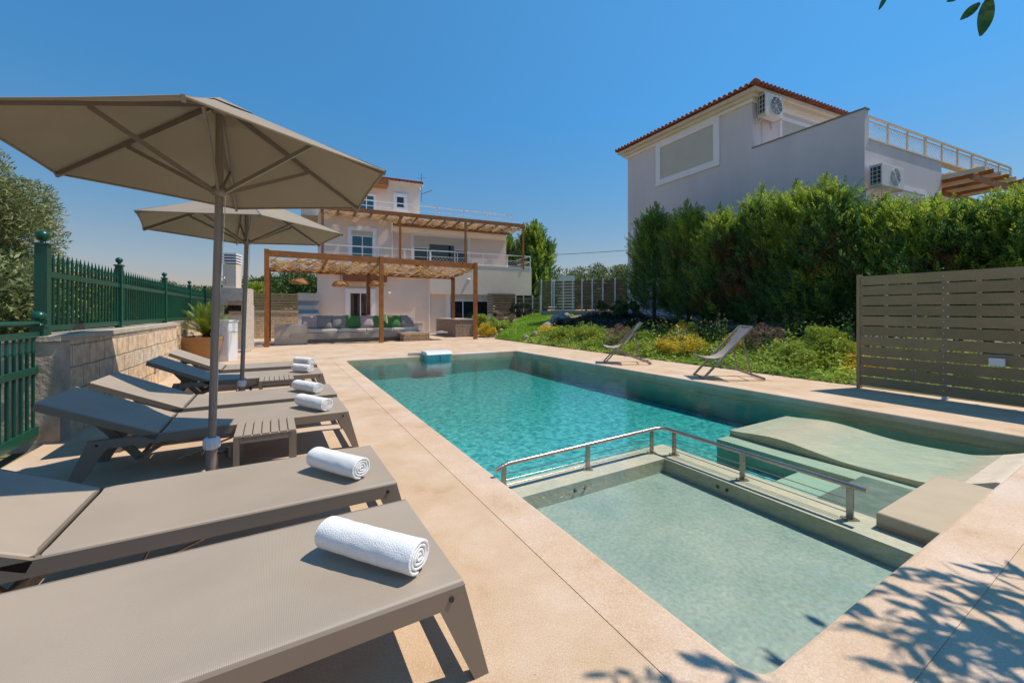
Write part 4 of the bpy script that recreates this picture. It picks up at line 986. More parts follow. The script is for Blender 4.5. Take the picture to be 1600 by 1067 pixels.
# ------------------------------------------------------------------ the house on the right
s_ = .864; C0 = (10.33, 12.0); LA = (-.469, .883); LN = (-.883, -.469); RB = (.909, .416); RN = (.416, -.909)
FL = Face(C0, LA, LN); FR = Face(C0, RB, RN)
t = thing('large_house', 'lilac white two storey house with tiled roof behind the cypress hedge', 'house', (10.33, 12.0, 0))
t1, t2 = FL.T(1175), FL.T(981); zp = 7.16; ze = 9.16; Q0 = zr_ = FR.Z(1471, 262); zm_ = 5.2
def prism_poly(mb, pts, z0, z1): return mb.prism([(x, y, z0) for x, y in pts], (0, 0, z1-z0))
def corner(tl, tr, ol=0, orr=0):   # position tl along the left wall and tr along the right wall direction
    return (C0[0]+LA[0]*tl+RB[0]*tr, C0[1]+LA[1]*tl+RB[1]*tr)
tw_ = FR.T(1471)
mb = MB(); prism_poly(mb, [corner(0, 0), corner(t2, 0), corner(t2, 9), corner(0, 9)][:2]+[corner(t2, 6.5), corner(0, tw_)], -.2, zm_-.0005)
mb.build('lower_wall', M['stucco2'], t)
# terrace parapet on the left side
mb = MB(); prism_poly(mb, [corner(0.0, .0), corner(t1, .0), corner(t1, .2), corner(0, .2)], zm_, zp); mb.build('terrace_parapet', M['stucco2'], t)
mb = MB(); prism_poly(mb, [corner(-.03, -.02), corner(t1-.001, -.02), corner(t1-.001, .22), corner(-.03, .22)], zp+.001, zp+.05); mb.build('parapet_cap', M['frame'], t)
zr0 = FR.Z(1360, 217)
mb = MB(); prism_poly(mb, [corner(.001, .201), corner(.2, .201), corner(.2, tw_), corner(.001, tw_)], zm_, zr0-.04); mb.build('terrace_upstand', M['stucco2'], t)
mb = MB(); prism_poly(mb, [corner(-.03, .221), corner(.22, .221), corner(.22, FR.T(1509)+2), corner(-.03, FR.T(1509)+2)], zr0-.039, zr0+.005); mb.build('coping', M['cream'], t)
railing(FR, FR.T(1360)+.03, FR.T(1585), zr0+.005, FR.Z(1360, 178)-.02, -.1, t, M['rail'], 1.24, 3, mesh=True, mid=.80, dstep=.14, w=.065)
# the room with the tiled roof
tre = FR.T(1340)*1.0+3.2
mb = MB(); prism_poly(mb, [corner(t1, 0), corner(t2, 0), corner(t2, 6), corner(t1, 6)], zm_, ze); mb.build('upper_wall', M['stucco2'], t)
FU_ = Face(corner(t1, 0), RB, RN)      # right wall of the upper room, seen above the terrace
# stepped cornice below the eaves
for k, (o, z0, z1) in enumerate(((.08, ze-.30, ze-.18), (.20, ze-.18, ze-.05), (.34, ze-.05, ze+.08))):
    mb = MB(); prism_poly(mb, [corner(t1-o, -o), corner(t2+o, -o), corner(t2+o, 6), corner(t1-o, 6)], z0+.0005*k, z1); mb.build('cornice', M['cream'] if k else M['trim'], t)
# hipped tiled roof
ov = .42; c4 = [corner(t1-ov, -ov), corner(t2+ov, -ov), corner(t2+ov, 6.3), corner(t1-ov, 6.3)]
mid1 = corner((t1+t2)/2, 2.7); zt_ = ze+.1; rise = .62
mb = MB(); pts = [(x, y, zt_) for x, y in c4]+[(mid1[0], mid1[1], zt_+rise)]
mb.add(pts, [(0,1,4), (1,2,4), (2,3,4), (3,0,4)])
apex = Vector(pts[4])
def eave_tiles(p, q, r=.075):
    p = Vector((*p, zt_)); q = Vector((*q, zt_)); n = int((q-p).length/.21)
    for i in range(n):
        s = (i+.5)/n; e = p.lerp(q, s)+Vector((0,0,.045)); inn_ = (apex-e); inn_.z = 0; f = min(s, 1-s)*2; d = Vector((-(q-p).y, (q-p).x, 0)).normalized(); 
        if d.dot(inn_) < 0: d = -d
        L_ = 3.0*f+.3; mb.tube([e-d*.06, e+d*L_*.5+Vector((0,0,L_*.5*.2)), e+d*L_+Vector((0,0,L_*.2))], r, 8)
eave_tiles(c4[1], c4[0]); eave_tiles(c4[0], c4[3]); 
mb.tube([Vector((*c4[0], zt_+.08)), apex+Vector((0,0,.05))], .11, 8); mb.sphere((c4[0][0], c4[0][1], zt_+.08), .10, 10, 8)
mb.build('tiled_roof', M['tile'], t)
# windows on the left wall
window(FL, FL.T(1116), FL.T(1033), FL.Z(1075, 266), FL.Z(1075, 213), t, 0, .26, .995, 2)
window(FL, FL.T(1311), FL.T(1245), 3.2, FL.Z(1300, 292), t, 0, .15, .5, 2)
window(FL, FL.T(998), FL.T(990), 2.2, FL.Z(994, 362), t, 0, .12, .4, 1)
# windows on the right walls
window(FU_, FU_.T(1221), FU_.T(1284), 5.6, FU_.Z(1221, 188), t, 0, .14, .9, 2)
window(FR, FR.T(1404), FR.T(1443), 2.3, FR.Z(1404, 296), t, 0, .12, 1.0, 2)
mb = MB(); mb.tube([FU_.pt(FU_.T(1190), FU_.Z(1190, 176), .03), FU_.pt(FU_.T(1190), 6.4, .03)], .012, 5); mb.tube([FU_.pt(FU_.T(1205), FU_.Z(1205, 180), .06), FU_.pt(FU_.T(1198), FU_.Z(1200, 185), .06), FU_.pt(FU_.T(1190), FU_.Z(1190, 178), .03)], .012, 5)
mb.tube([FR.pt(FR.T(1376), FR.Z(1376, 293), .03), FR.pt(FR.T(1376), 2.4, .03)], .015, 5); mb.build('pipe', M['acw'], t)
# recessed bay and timber shade further right
mb = MB(); q0 = corner(1.2, tw_+.002); q1 = corner(1.2, tw_+6); q2 = corner(5, tw_+6); q3 = corner(5, tw_+.002); prism_poly(mb, [q0, q1, q2, q3], -.2, FR.Z(1480, 268)+.75); mb.build('side_wing', M['cream'], t)
zb = FR.Z(1480, 264)-.36
for k in range(7):
    mb = MB(); tt = tw_+.05+k*.62; a1 = FR.pt(tt, zb, -.9); a2 = FR.pt(tt+.05, zb+.02, 1.0); mb.beam(a1, a2, .07, .14); mb.build('shade_rafter', M['wood'] if k % 2 else M['cream'], t)
mb = MB(); mb.beam(FR.pt(tw_+.02, zb-.16, .7), FR.pt(tw_+4.5, zb-.16, .7), .10, .16); mb.beam(FR.pt(tw_+.02, zb-.16, -.6), FR.pt(tw_+4.5, zb-.16, -.6), .10, .16); mb.build('shade_beam', M['wood'], t)
ribbons(FR, tw_+.05, tw_+4.3, -.8, .9, zb+.10, 10, .14, .05, 1.4, t, M['reed2'], sag=.1, steps=40, m2=M['reed'])

def aircon(F_, px0, px1, py0, py1, label, off=.12, d=.30, tf=0):
    t0, t1 = F_.T(px0, off+d), F_.T(px1, off+d); z1, z0 = F_.Z(px0, py0, off+d), F_.Z(px0, py1, off+d); c = F_.pt((t0+t1)/2, z0, off)
    t = thing('air_conditioner', label, 'air conditioner', c, 0, 'outdoor air conditioning units')
    mb = MB(); F_.box(mb, t0, t1, z0, z1, off, off+d); o = mb.build('housing', M['acw'], t); bv = o.modifiers.new('b', 'BEVEL'); bv.width = .015; bv.segments = 2
    r = (z1-z0)*.40; cc = t0+(t1-t0)*.60; zc = (z0+z1)/2; mb = MB()
    for k in range(6):
        rr = r*(k+1)/6; mb.tube([F_.pt(cc+rr*math.cos(a*.3142), zc+rr*math.sin(a*.3142), off+d+.012) for a in range(21)], .006, 4, False)
    for a in range(8): mb.beam(F_.pt(cc, zc, off+d+.01), F_.pt(cc+r*math.cos(a*.785), zc+r*math.sin(a*.785), off+d+.01), .008, .008)
    g = mb.build('fan_grille', M['plastic'], t)
    mb = MB(); mb.tube([F_.pt(cc, zc, off+d+.001), F_.pt(cc, zc, off+d+.004)], r, 24); mb.build('fan_opening', M['dark'], t)
    mb = MB(); F_.box(mb, t0-.012, t0-.002, z0+.06, z1-.06, off+.04, off+d-.03); mb.build('side_grille', M['dark'], t)
    mb = MB()
    for k in range(5): zz = z0+.08+(z1-z0-.16)*k/4; F_.box(mb, t0-.02, t0-.0125, zz-.008, zz+.008, off+.04, off+d-.03)
    for k in range(2): oo = off+.09+k*.1; F_.box(mb, t0-.026, t0-.0205, z0+.07, z1-.07, oo, oo+.015)
    mb.build('grille_bar', M['acw'], t)
    for tt in (t0+.06, t1-.06):
        mb = MB(); F_.box(mb, tt-.015, tt+.015, z0-.03, z0-.001, .001, off+d); F_.box(mb, tt-.014, tt+.014, z0-.25, z0-.0305, .001, .03); mb.beam(F_.pt(tt, z0-.24, .03), F_.pt(tt, z0-.035, off+d-.04), .02, .02); mb.build('bracket', M['acw'], t)
aircon(FU_, 1196, 1224, 143, 178, 'white air conditioner high under the tiled eaves')
aircon(FR, 1378, 1413, 254, 289, 'white air conditioner on the wall below the roof terrace')
#@@PART4
# ------------------------------------------------------------------ planter, grill chimney, low walls at the far left
t = thing('planter', 'tapered ribbed terracotta planter at the end of the stone wall', 'planter', (*P(312, 566), 0))
pc = Vector((*P(314, 566), 0)); pc = pc+Vector((-.05, .25, 0)); t.location = pc
mb = MB(); c_, s__ = math.cos(ANG_B-.5), math.sin(ANG_B-.5)
def pr(h, z): return [(pc.x+a*c_-b*s__, pc.y+a*s__+b*c_, z) for a, b in ((-h,-h),(h,-h),(h,h),(-h,h))]
L0 = [pr(.37, 0), pr(.42, .16), pr(.455, .30), pr(.49, .54), pr(.50, .58), pr(.50, .62), pr(.45, .62), pr(.44, .55)]
for a, b in zip(L0[:-1], L0[1:]): mb.add(a+b, [(i, (i+1)%4, 4+(i+1)%4, 4+i) for i in range(4)])
mb.add(L0[-1], [(0,1,2,3)]); mb.build('pot', M['pot'], t)
mb = MB(); mb.add(pr(.445, .57), [(0,1,2,3)]); mb.build('soil', M['soil'], t)
rng = np.random.default_rng(3)
tc = thing('cycad', 'cycad with stiff arching green fronds in the terracotta planter', 'cycad', (pc.x, pc.y, .5))
Q = []
for k in range(34):
    th = k*2.39996; el = R(18+62*(k/34)**.8); L_ = .88+.20*rng.random(); d0 = Vector((math.cos(th)*math.cos(el), math.sin(th)*math.cos(el), math.sin(el))); p = Vector((pc.x, pc.y, .63)); n_ = 26; pts = []
    for i in range(n_+1):
        s = i/n_; pts.append(p+d0*L_*s+Vector((0, 0, -.26*L_*s*s*math.cos(el))))
    side = d0.cross(Vector((0,0,1))).normalized(); upv = side.cross(d0)
    for i in range(2, n_):
        s = i/n_; w = .17*math.sin(math.pi*min(1, s*.9+.1))**.6; dd = (pts[i+1]-pts[i-1]).normalized()
        for sg in (-1, 1):
            tip = pts[i]+side*sg*w*.85+dd*w*.55+upv*w*.3; q = pts[i]+dd*.012; Q.append([tuple(pts[i]-dd*.008), tuple((pts[i]+tip)/2-dd*.012), tuple(tip), tuple((q+tip)/2+dd*.01)])
quads('fronds', np.array(Q), M['cycad'], tc)
mb = MB(); mb.tube([(pc.x, pc.y, .56), (pc.x, pc.y, .70)], [.10, .06], 10); mb.build('trunk', M['bark'], tc)
# white louvred cabinet
x0, y0 = P(352, 566); t = thing('cabinet', 'white louvred cabinet between the planter and the grill', 'cabinet', (x0, y0, 0))
mb = MB(); cb_ = Face((x0-.36, y0+.1), (math.cos(.2), math.sin(.2)), (math.sin(.2), -math.cos(.2))); cb_.box(mb, 0, .33, 0, .98, -.5, 0); mb.build('body', M['plastic'], t)
mb = MB()
for k in range(3): cb_.box(mb, .03+k*.10, .11+k*.10, .15, .85, .001, .012)
mb.build('louvre', M['galv'], t)
mb = MB(); cb_.box(mb, -.02, .35, .981, 1.02, -.52, .02); mb.build('top', M['plastic'], t)
# stone barbecue with chimney
gx_, gy_ = P(387, 549); BF = Face((gx_, gy_), (.97, .24), (.24, -.97)); Tb = BF.T; Zb = BF.Z
t = thing('barbecue', 'pale stone barbecue with louvred chimney and white cap', 'barbecue', (gx_, gy_, 0))
tl, tr_ = Tb(342), Tb(384)
mb = MB(); BF.box(mb, tl, tr_, 0, 1.13, -.7, 0); mb.build('base', M['marble'], t)
mb = MB(); BF.box(mb, tl-.02, tr_-.02, 1.431, Zb(360, 450), -.7, .02); mb.build('hood', M['marble'], t)
mb = MB(); BF.box(mb, tl+.25, tr_-.02, Zb(360, 477), Zb(360, 470), .021, .035); BF.box(mb, tl+.27, tr_-.04, Zb(360, 492), Zb(360, 486), .001, .02); mb.build('stone_band', M['marblep'], t)
mb = MB(); BF.box(mb, tl, tl+.14, 1.131, 1.43, -.7, 0); BF.box(mb, tr_-.12, tr_, 1.131, 1.43, -.7, 0); BF.box(mb, tl+.141, tr_-.121, 1.131, 1.43, -.7, -.6); mb.build('firebox', M['marble'], t)
mb = MB()
for k in range(7): BF.box(mb, tl+.145, tr_-.125, 1.16+.001*k, 1.17+.001*k, -.05-.07*k, -.03-.07*k)
BF.box(mb, tl+.28, tr_-.14, 1.30, 1.33, -.02, -.005); BF.box(mb, tl+.15, tl+.22, 1.15, 1.41, -.03, -.01); mb.build('grill', M['dark'], t)
mb = MB(); BF.box(mb, Tb(346.5), Tb(367), Zb(355, 450)+.001, Zb(355, 412), -.5, -.08); mb.build('chimney', M['cream'], t)
zc0 = Zb(355, 411)
for k in range(4):
    mb = MB(); zz = zc0+.01+k*.085; BF.box(mb, Tb(345.5), Tb(368), zz, zz+.045, -.53, -.05); mb.build('cap_slat', M['trim'], t)
mb = MB(); BF.box(mb, Tb(348), Tb(366), zc0+.001, zc0+.32, -.5, -.1); mb.build('flue', M['dark'], t)
mb = MB(); BF.box(mb, Tb(350)-.1, Tb(392), 0, .07, .001, .45); mb.build('step', M['capstone'], t)
mb = MB(); c = BF.pt(Tb(343.5), 0, .1); mb.tube([(c[0], c[1], 0), (c[0], c[1], 2.15), (c[0]+.05, c[1], 2.28), (c[0]+.16, c[1], 2.30), (c[0]+.22, c[1], 2.2), (c[0]+.22, c[1], 2.05)], .014, 8); tag(mb.build('shower_pipe', M['steel']), 'thin curved outdoor shower pipe in front of the barbecue', 'shower')
# rubble wall, slatted fence and cover behind
RF = Face(P(465, 527.5), BV, (-AV[0], -AV[1]))
t = thing('rubble_wall', 'low golden rubble wall behind the sofa', 'wall', (*P(465, 527.5), 0))
mb = MB(); RF.box(mb, RF.T(384), RF.T(466), 0, RF.Z(430, 488), -.4, 0); mb.build('wall_body', M['rubble'], t)
mb = MB(); RF.box(mb, RF.T(384)-.02, RF.T(466)+.02, RF.Z(430, 488)+.001, RF.Z(430, 486), -.42, .03); mb.build('coping', M['capstone'], t)
t = thing('slat_fence', 'brown slatted fence panel on top of the golden rubble wall', 'fence', RF.pt(RF.T(430), RF.Z(430, 486), -.3))
z0, z1 = RF.Z(430, 486), RF.Z(430, 457)
for k in range(7):
    zz = z0+(z1-z0)*k/7; mb = MB(); RF.box(mb, RF.T(386, -.3), RF.T(465, -.3), zz, zz+(z1-z0)/7-.03, -.32, -.30); mb.build('board', M['board'], t)
for px in (387, 426, 464): mb = MB(); RF.box(mb, RF.T(px, -.3)-.04, RF.T(px, -.3)+.04, z0, z1, -.37, -.321); mb.build('post', M['board'], t)
t = thing('panel_wall', 'pale concrete panel wall beside the villa corner', 'wall', RF.pt(RF.T(480, -2), 0, -2))
mb = MB(); RF.box(mb, RF.T(465, -2), RF.T(499, -2), 0, RF.Z(480, 458, -2), -2.2, -2); mb.build('panel', M['cement'], t)
mb = MB(); RF.box(mb, RF.T(465, -2), RF.T(499, -2), RF.Z(480, 471, -2), RF.Z(480, 470, -2), -1.999, -1.97); mb.build('joint', M['frame'], t)
t = thing('hot_tub', 'covered hot tub with blue lid beside the villa corner', 'hot tub', RF.pt(RF.T(480, -1), 0, -1))
mb = MB(); RF.box(mb, RF.T(466, -1), RF.T(497, -1), 0, RF.Z(480, 490, -1), -1.9, -1.0); mb.build('tub_body', M['galv'], t)
mb = MB(); RF.box(mb, RF.T(465, -1), RF.T(498, -1), RF.Z(480, 490, -1)+.001, RF.Z(480, 484, -1), -1.92, -.96); mb.build('lid', M['blue'], t)

# ------------------------------------------------------------------ stepped stone planters right of the villa
def planter_wall(px0, px1, pyb, pyt, depth, label, name='planter_wall', zb=None):
    b0 = P(px0, pyb) if zb is None else P(px0, pyb, zb); G_ = Face(b0, BV, (-AV[0], -AV[1])); z0 = 0 if zb is None else zb-.6
    t = thing(name, label, 'planter', (*b0, z0)); tt = G_.T(px1); zt = G_.Z(px0, pyt)
    mb = MB(); G_.box(mb, 0, tt, z0, zt, -depth, 0); mb.build('stone_body', M['stone2'], t)
    mb = MB(); G_.box(mb, -.03, tt+.02, zt+.001, zt+.05, -depth-.02, .03); mb.build('coping', M['capstone'], t); return G_, zt
planter_wall(712, 742, 527, 500, 2.8, 'stone planter wall in front of the villa glass door')
planter_wall(734, 772, 524, 511, 1.2, 'low stone planter behind the right pergola post')
planter_wall(763, 812, 502, 490, .8, 'upper stone planter below the brown slatted fence', zb=.55)
G_ = Face(P(763, 489, 1.14), BV, (-AV[0], -AV[1])); 
G_ = Face((-.9, 25.6), HB, HN)
t = thing('slat_fence', 'brown slatted fence under the villa balcony', 'fence', (-.9, 25.6, .9))
t0, tt = G_.T(762), G_.T(805)
for k in range(8):
    zz = G_.Z(780, 490)+k*.16; mb = MB(); G_.box(mb, t0, tt, zz, zz+.13, -.02, 0); mb.build('board', M['boardb'], t)
mb = MB(); G_.box(mb, tt-.01, tt+.05, G_.Z(780, 490), G_.Z(780, 462), .001, .05); mb.build('post', M['galv'], t)
# slatted boundary fence far behind the lawn
G_ = Face((6.4, 22.6), (-.947, .32), (-.32, -.947))
t = thing('boundary_fence', 'slatted boundary fence with pale steel posts behind the lawn', 'fence', (6.4, 22.6, 1.2))
zb_, zt_b = G_.Z(980, 487), G_.Z(981, 435); ta, tb_ = G_.T(984), G_.T(846)
nb = 10
for k in range(nb):
    zz = zb_+.12+(zt_b-zb_-.14)*k/nb; mb = MB(); G_.box(mb, ta, tb_, zz, zz+(zt_b-zb_)/nb-.06, -.02, 0); mb.build('board', M['boardb'], t)
for px in (846, 862.5, 866, 880.5, 895, 909.5, 925.5, 942, 961, 981):
    mb = MB(); tt = G_.T(px); G_.box(mb, tt-.035, tt+.035, zb_, zt_b+.05, .001, .05); mb.build('post', M['galv'], t)
mb = MB(); G_.box(mb, ta, tb_, zb_-.4, zb_+.06, -.05, .12); mb.build('footing', M['cement'], t)
t = thing('slat_fence', 'low slatted fence with pale posts beneath the balcony corner', 'fence', (1.2, 27, 1))
G2 = Face((.6, 26.6), (.98, .2), (.2, -.98))
for k in range(5): mb = MB(); zz = G2.Z(820, 492)+k*.24; G2.box(mb, G2.T(806), G2.T(846), zz, zz+.17, -.02, 0); mb.build('board', M['boardb'], t)
for px in (806, 818, 832, 844): mb = MB(); tt = G2.T(px); G2.box(mb, tt-.03, tt+.03, .6, G2.Z(820, 461), .001, .04); mb.build('post', M['galv'], t)
mb = MB(); mb.box(3.6, 5.2, 34, 34.3, 0, 4.2); tag(mb.build('garden_wall', M['trim']), 'pale wall top seen beyond the boundary fence', 'wall')
mb = MB(); pts = [Vector((-3+22*i/20, 40-.4*i, 6.4-.0+1.2*((i/20-.35)**2)*1.2)) for i in range(21)]; mb.tube(pts, .022, 5); tag(mb.build('power_line', M['dark']), 'sagging power line across the sky between the houses', 'cable')

# ------------------------------------------------------------------ planting
def gpos(px, v): # ground position along column px at pool coordinate v
    k = (px-CX)/FPX; a0 = O0[0]+AV[0]*v; b0 = O0[1]+AV[1]*v; u = (k*b0-a0)/(BV[0]-k*BV[1]); return u
# cypress hedge
hp = [(1022,315),(1076,311),(1130,317),(1187,286),(1245,278),(1295,270),(1342,316),(1390,303),(1451,308),(1497,322),(1545,306),(1605,284)]
hd = ['cypress at the far left end of the hedge, before the house corner','tall pointed cypress, second from the far end of the hedge','cypress with brown patches in the far half of the hedge',
 'tallest cypress of the hedge in front of the house wall','cypress in the middle of the hedge below the terrace parapet','bright topped cypress in front of the lower house window','cypress in front of the house corner, low top',
 'cypress just below the lower air conditioner','cypress in the hedge behind the left end of the slatted fence','low cypress behind the middle of the slatted fence','cypress behind the slatted fence below the timber shade','dark cypress at the near right end of the hedge']
for i, (px, py) in enumerate(hp):
    u = 11.45+.12*math.sin(i*2.1); k = (px-CX)/FPX; v = (O0[0]+BV[0]*u-k*(O0[1]+BV[1]*u))/(k*AV[1]-AV[0]); g = hterr(u, v); x, y, _ = U(u, v); zt = H+(CY-py)*y/FPX
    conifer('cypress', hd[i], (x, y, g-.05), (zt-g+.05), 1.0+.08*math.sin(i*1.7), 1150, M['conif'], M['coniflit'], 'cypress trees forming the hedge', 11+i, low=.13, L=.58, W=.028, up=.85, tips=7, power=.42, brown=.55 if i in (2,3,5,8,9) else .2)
# tall conifer beside the villa and a lower one
conifer('cypress', 'tall golden green conifer rising beside the villa balcony', (1.55, 30.5, .9), Face((1.55, 30.5), (1,0), (0,-1)).Z(846, 345)-.9, 1.95, 900, M['conif'], M['coniflit'], None, 41, low=.02, L=1.15, W=.08, up=1.5, tips=8, power=.55)
conifer('cypress', 'small conifer half hidden behind the villa balcony', (-.3, 31.5, .9), 6.2, 1.3, 500, M['conif'], M['coniflit'], None, 42, low=.02, L=1.0, W=.08, up=1.4, tips=6, power=.5)
# olive tree at the left and bushes behind the iron fence
tree('olive_tree', 'big olive tree with grey green leaves left of the fence post', 'olive tree', (-9.55, 6.2, -.1), 4.15, 1.75, 230, 560, .085, .020, M['olive'], None, True, .12, .36, seed=21, tr=.10)
for i, (v, h, r) in enumerate(((6.2,2.0,1.1),(8.2,1.95,1.15),(10.3,2.0,1.25),(12.6,2.05,1.4),(15.6,2.15,1.6))):
    x, y, _ = U(-4.75, v); tree('bush', ['leafy bush behind the first fence panel','leafy bush behind the second fence post','leafy bush behind the fence near the planter','leafy bush behind the fence beyond the planter','leafy bush at the far end of the green fence'][i], 'bush', (x, y, -.1), h, r, 50, 330, .09, .03, M['olive'], 'bushes behind the green iron fence', True, .0, .32, seed=30+i, tr=.03, m2=M['bush'])
for i, (x, y, r) in enumerate(((-6.3, 3.5, .8), (-6.9, 4.6, .8))):
    tree('bush', ['low tangled bush seen through the iron gate','leafy bush behind the iron gate post'][i], 'bush', (x, y, -.1), 1.15, r, 26, 220, .07, .02, M['olive'], None, True, .0, .26, seed=50+i, tr=.03, m2=M['bush'])
rng = np.random.default_rng(9)
C = np.stack([rng.uniform(-9, -4.7, 5000), rng.uniform(1.5, 6, 5000), np.full(5000, -.04)], 1); tag(quads('leaf_litter', leaves(C, .07, .03, np.tile([0,.5,0.], (5000,1)), 1.5), M['brown']), 'dry fallen leaves scattered outside the iron gate', 'leaf litter', kind='stuff')
# far trees
far = [(402,455,34,434,'round green tree behind the slatted fence at far left'),(433,455,36,428,'dark tree behind the left pergola post'),(463,455,38,421,'tall tree behind the orange pendant lamp'),(485,455,37,430,'tree touching the villa corner'),
 (352,455,44,446,'low tree behind the barbecue chimney'),(310,455,46,452,'low tree at the far end of the green fence'),
 (893,470,44,424,'olive tree behind the left part of the boundary fence'),(915,470,46,418,'olive tree above the pale wall behind the fence'),(938,470,43,420,'olive tree in the middle of the row behind the fence'),(960,470,45,416,'tall olive tree behind the boundary fence'),(981,470,42,419,'olive tree beside the corner of the large house'),(1005,470,46,420,'olive tree mostly hidden by the large house')]
for i, (px, pb, Y, pt_, lb) in enumerate(far):
    x = (px-CX)/FPX*Y; zt = H+(CY-pt_)*Y/FPX; tree('tree', lb, 'tree', (x, Y, 0), zt, 1.55 if px > 800 else 1.9, 42, 130, .26, .10, M['bush'] if px < 800 else M['olive'], 'distant trees behind the fences', True, .25, .75, seed=60+i, tr=.12, m2=M['bush'])
x, y = (395-CX)/FPX*26, 26; tree('creeper', 'bright green creeper on top of the far slatted fence', 'creeper', ((400-CX)/FPX*23, 23, 1.7), 1.0, 1.0, 26, 200, .11, .06, M['lime'], None, False, .1, .28, seed=90)
# garden bed ground cover
rng = np.random.default_rng(15); Cs = {'cover': [], 'lime': [], 'darkleaf': [], 'yellow': []}
import mathutils
def bed_ok(u, v): return v < lawn_edges(u)[0]-.1
for i in range(13000):
    u = 7.02+4.2*rng.random()**1.1; v = -3+17.5*rng.random()
    if u > 9.5 and v < 2: continue
    if v > 9.5: u = 7.02+ (u-7.02)*1.2
    if not bed_ok(u, v): continue
    x, y, _ = U(u, v); n_ = mathutils.noise.noise((x*.9, y*.9, 3)); n2 = mathutils.noise.noise((x*.5, y*.5, 9)); g = hterr(u, v)
    hh = (.07+.20*min(1, (u-7.0)/1.2))*(.6 if v > 10 else 1)*max(.25, .75+2.2*n_); key = 'cover'
    if n_ > .12: key = 'lime'
    if n2 > .22 and u < 8.6: key = 'yellow'
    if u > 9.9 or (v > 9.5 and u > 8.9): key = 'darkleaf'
    if v < 2.4 and u < 7.25: continue
    k = 9; p = np.array([x, y, g])+np.abs(rng.normal(size=(k, 3)))*np.array([0, 0, hh*.55])+rng.normal(size=(k, 3))*np.array([.07, .07, 0]); Cs[key].append(p)
lbl = {'cover': 'green ground cover filling the flower bed', 'lime': 'bright lime ground cover patches in the flower bed', 'darkleaf': 'dark purple ground cover in the shade of the hedge', 'yellow': 'yellow leaved ground cover patches in the flower bed'}
for key, l in Cs.items():
    if not l: continue
    C = np.concatenate(l); A = rng.normal(size=C.shape)*np.array([1, 1, .4])+np.array([0, 0, .12]); tag(quads('ground_cover', leaves(C, .10, .036, A, .5), M[key]), lbl[key], 'ground cover', kind='stuff')
# individual shrubs
def shrub(px, v, h, r, m, lb, seed, leaf=.07, lw=.022, n=14, name='shrub', per=150):
    u = gpos(px, v); x, y, _ = U(u, v); tree(name, lb, 'shrub', (x, y, hterr(u, v)-.02), h*1.15, r*1.2, int(n*1.3), per, leaf, lw, m, 'shrubs in the flower bed', True, .1, .15, seed=seed, tr=.012)
shrub(1287, 3.35, .62, .30, M['lime'], 'rounded yellow green shrub left of the slatted fence', 101, .055, .02, 20, per=170)
shrub(1322, 3.0, .42, .26, M['lime'], 'low bright shrub touching the slatted fence post', 102)
shrub(1245, 3.6, .34, .28, M['cover'], 'low green shrub before the yellow green one', 103)
shrub(1195, 4.6, .62, .30, M['pinkleaf'], 'pinkish feathery shrub behind the nearer deck chair', 104, .05, .012)
shrub(1150, 5.2, .36, .22, M['yellow'], 'yellow shrub under the nearer deck chair', 105)
shrub(1085, 5.9, .36, .24, M['yellow'], 'yellow shrub between the two deck chairs', 106)
shrub(1040, 6.6, .32, .22, M['yellow'], 'yellow shrub beside the farther deck chair', 107)
shrub(1072, 7.3, .60, .26, M['yellow'], 'tall yellow tipped shrub behind the deck chairs', 108, .05, .014)
shrub(965, 8.6, .55, .35, M['pinkleaf'], 'reddish feathery shrub left of the farther deck chair', 109, .05, .012)
shrub(925, 10.2, .32, .4, M['lime'], 'lime green shrub in the far flower bed', 110)
shrub(880, 11.5, .26, .3, M['lime'], 'lime green shrub near the lawn corner', 111)
shrub(905, 12.2, .35, .4, M['darkleaf'], 'dark shrub by the rocks above the lawn', 112)
shrub(955, 12.5, .75, .6, M['bush'], 'dark green shrub below the boundary fence', 113, .1, .04)
shrub(985, 11.4, .7, .5, M['bush'], 'leafy shrub beside the left hedge end', 114, .1, .04)
shrub(762, 16.6, .5, .35, M['yellow'], 'yellow green shrub right of the pergola post', 115, .09, .03)
shrub(778, 17.0, .55, .45, M['cover'], 'green shrub bordering the lawn entrance', 116, .09, .03)
shrub(752, 17.6, .85, .35, M['lime'], 'taller lime shrub in the stone planter', 117, .12, .035)
shrub(790, 17.8, .55, .4, M['pinkleaf'], 'reddish shrub by the lawn edge rocks', 118, .09, .02)
shrub(815, 20.0, .75, .6, M['darkleaf'], 'purple leaved shrub above the stone planter', 119, .11, .04)
shrub(828, 22.5, 1.1, .9, M['bush'], 'dark bush under the balcony corner', 120, .14, .06, 24)
shrub(852, 23.5, 1.1, .9, M['bush'], 'dark bush at the top of the lawn', 121, .14, .06, 24)
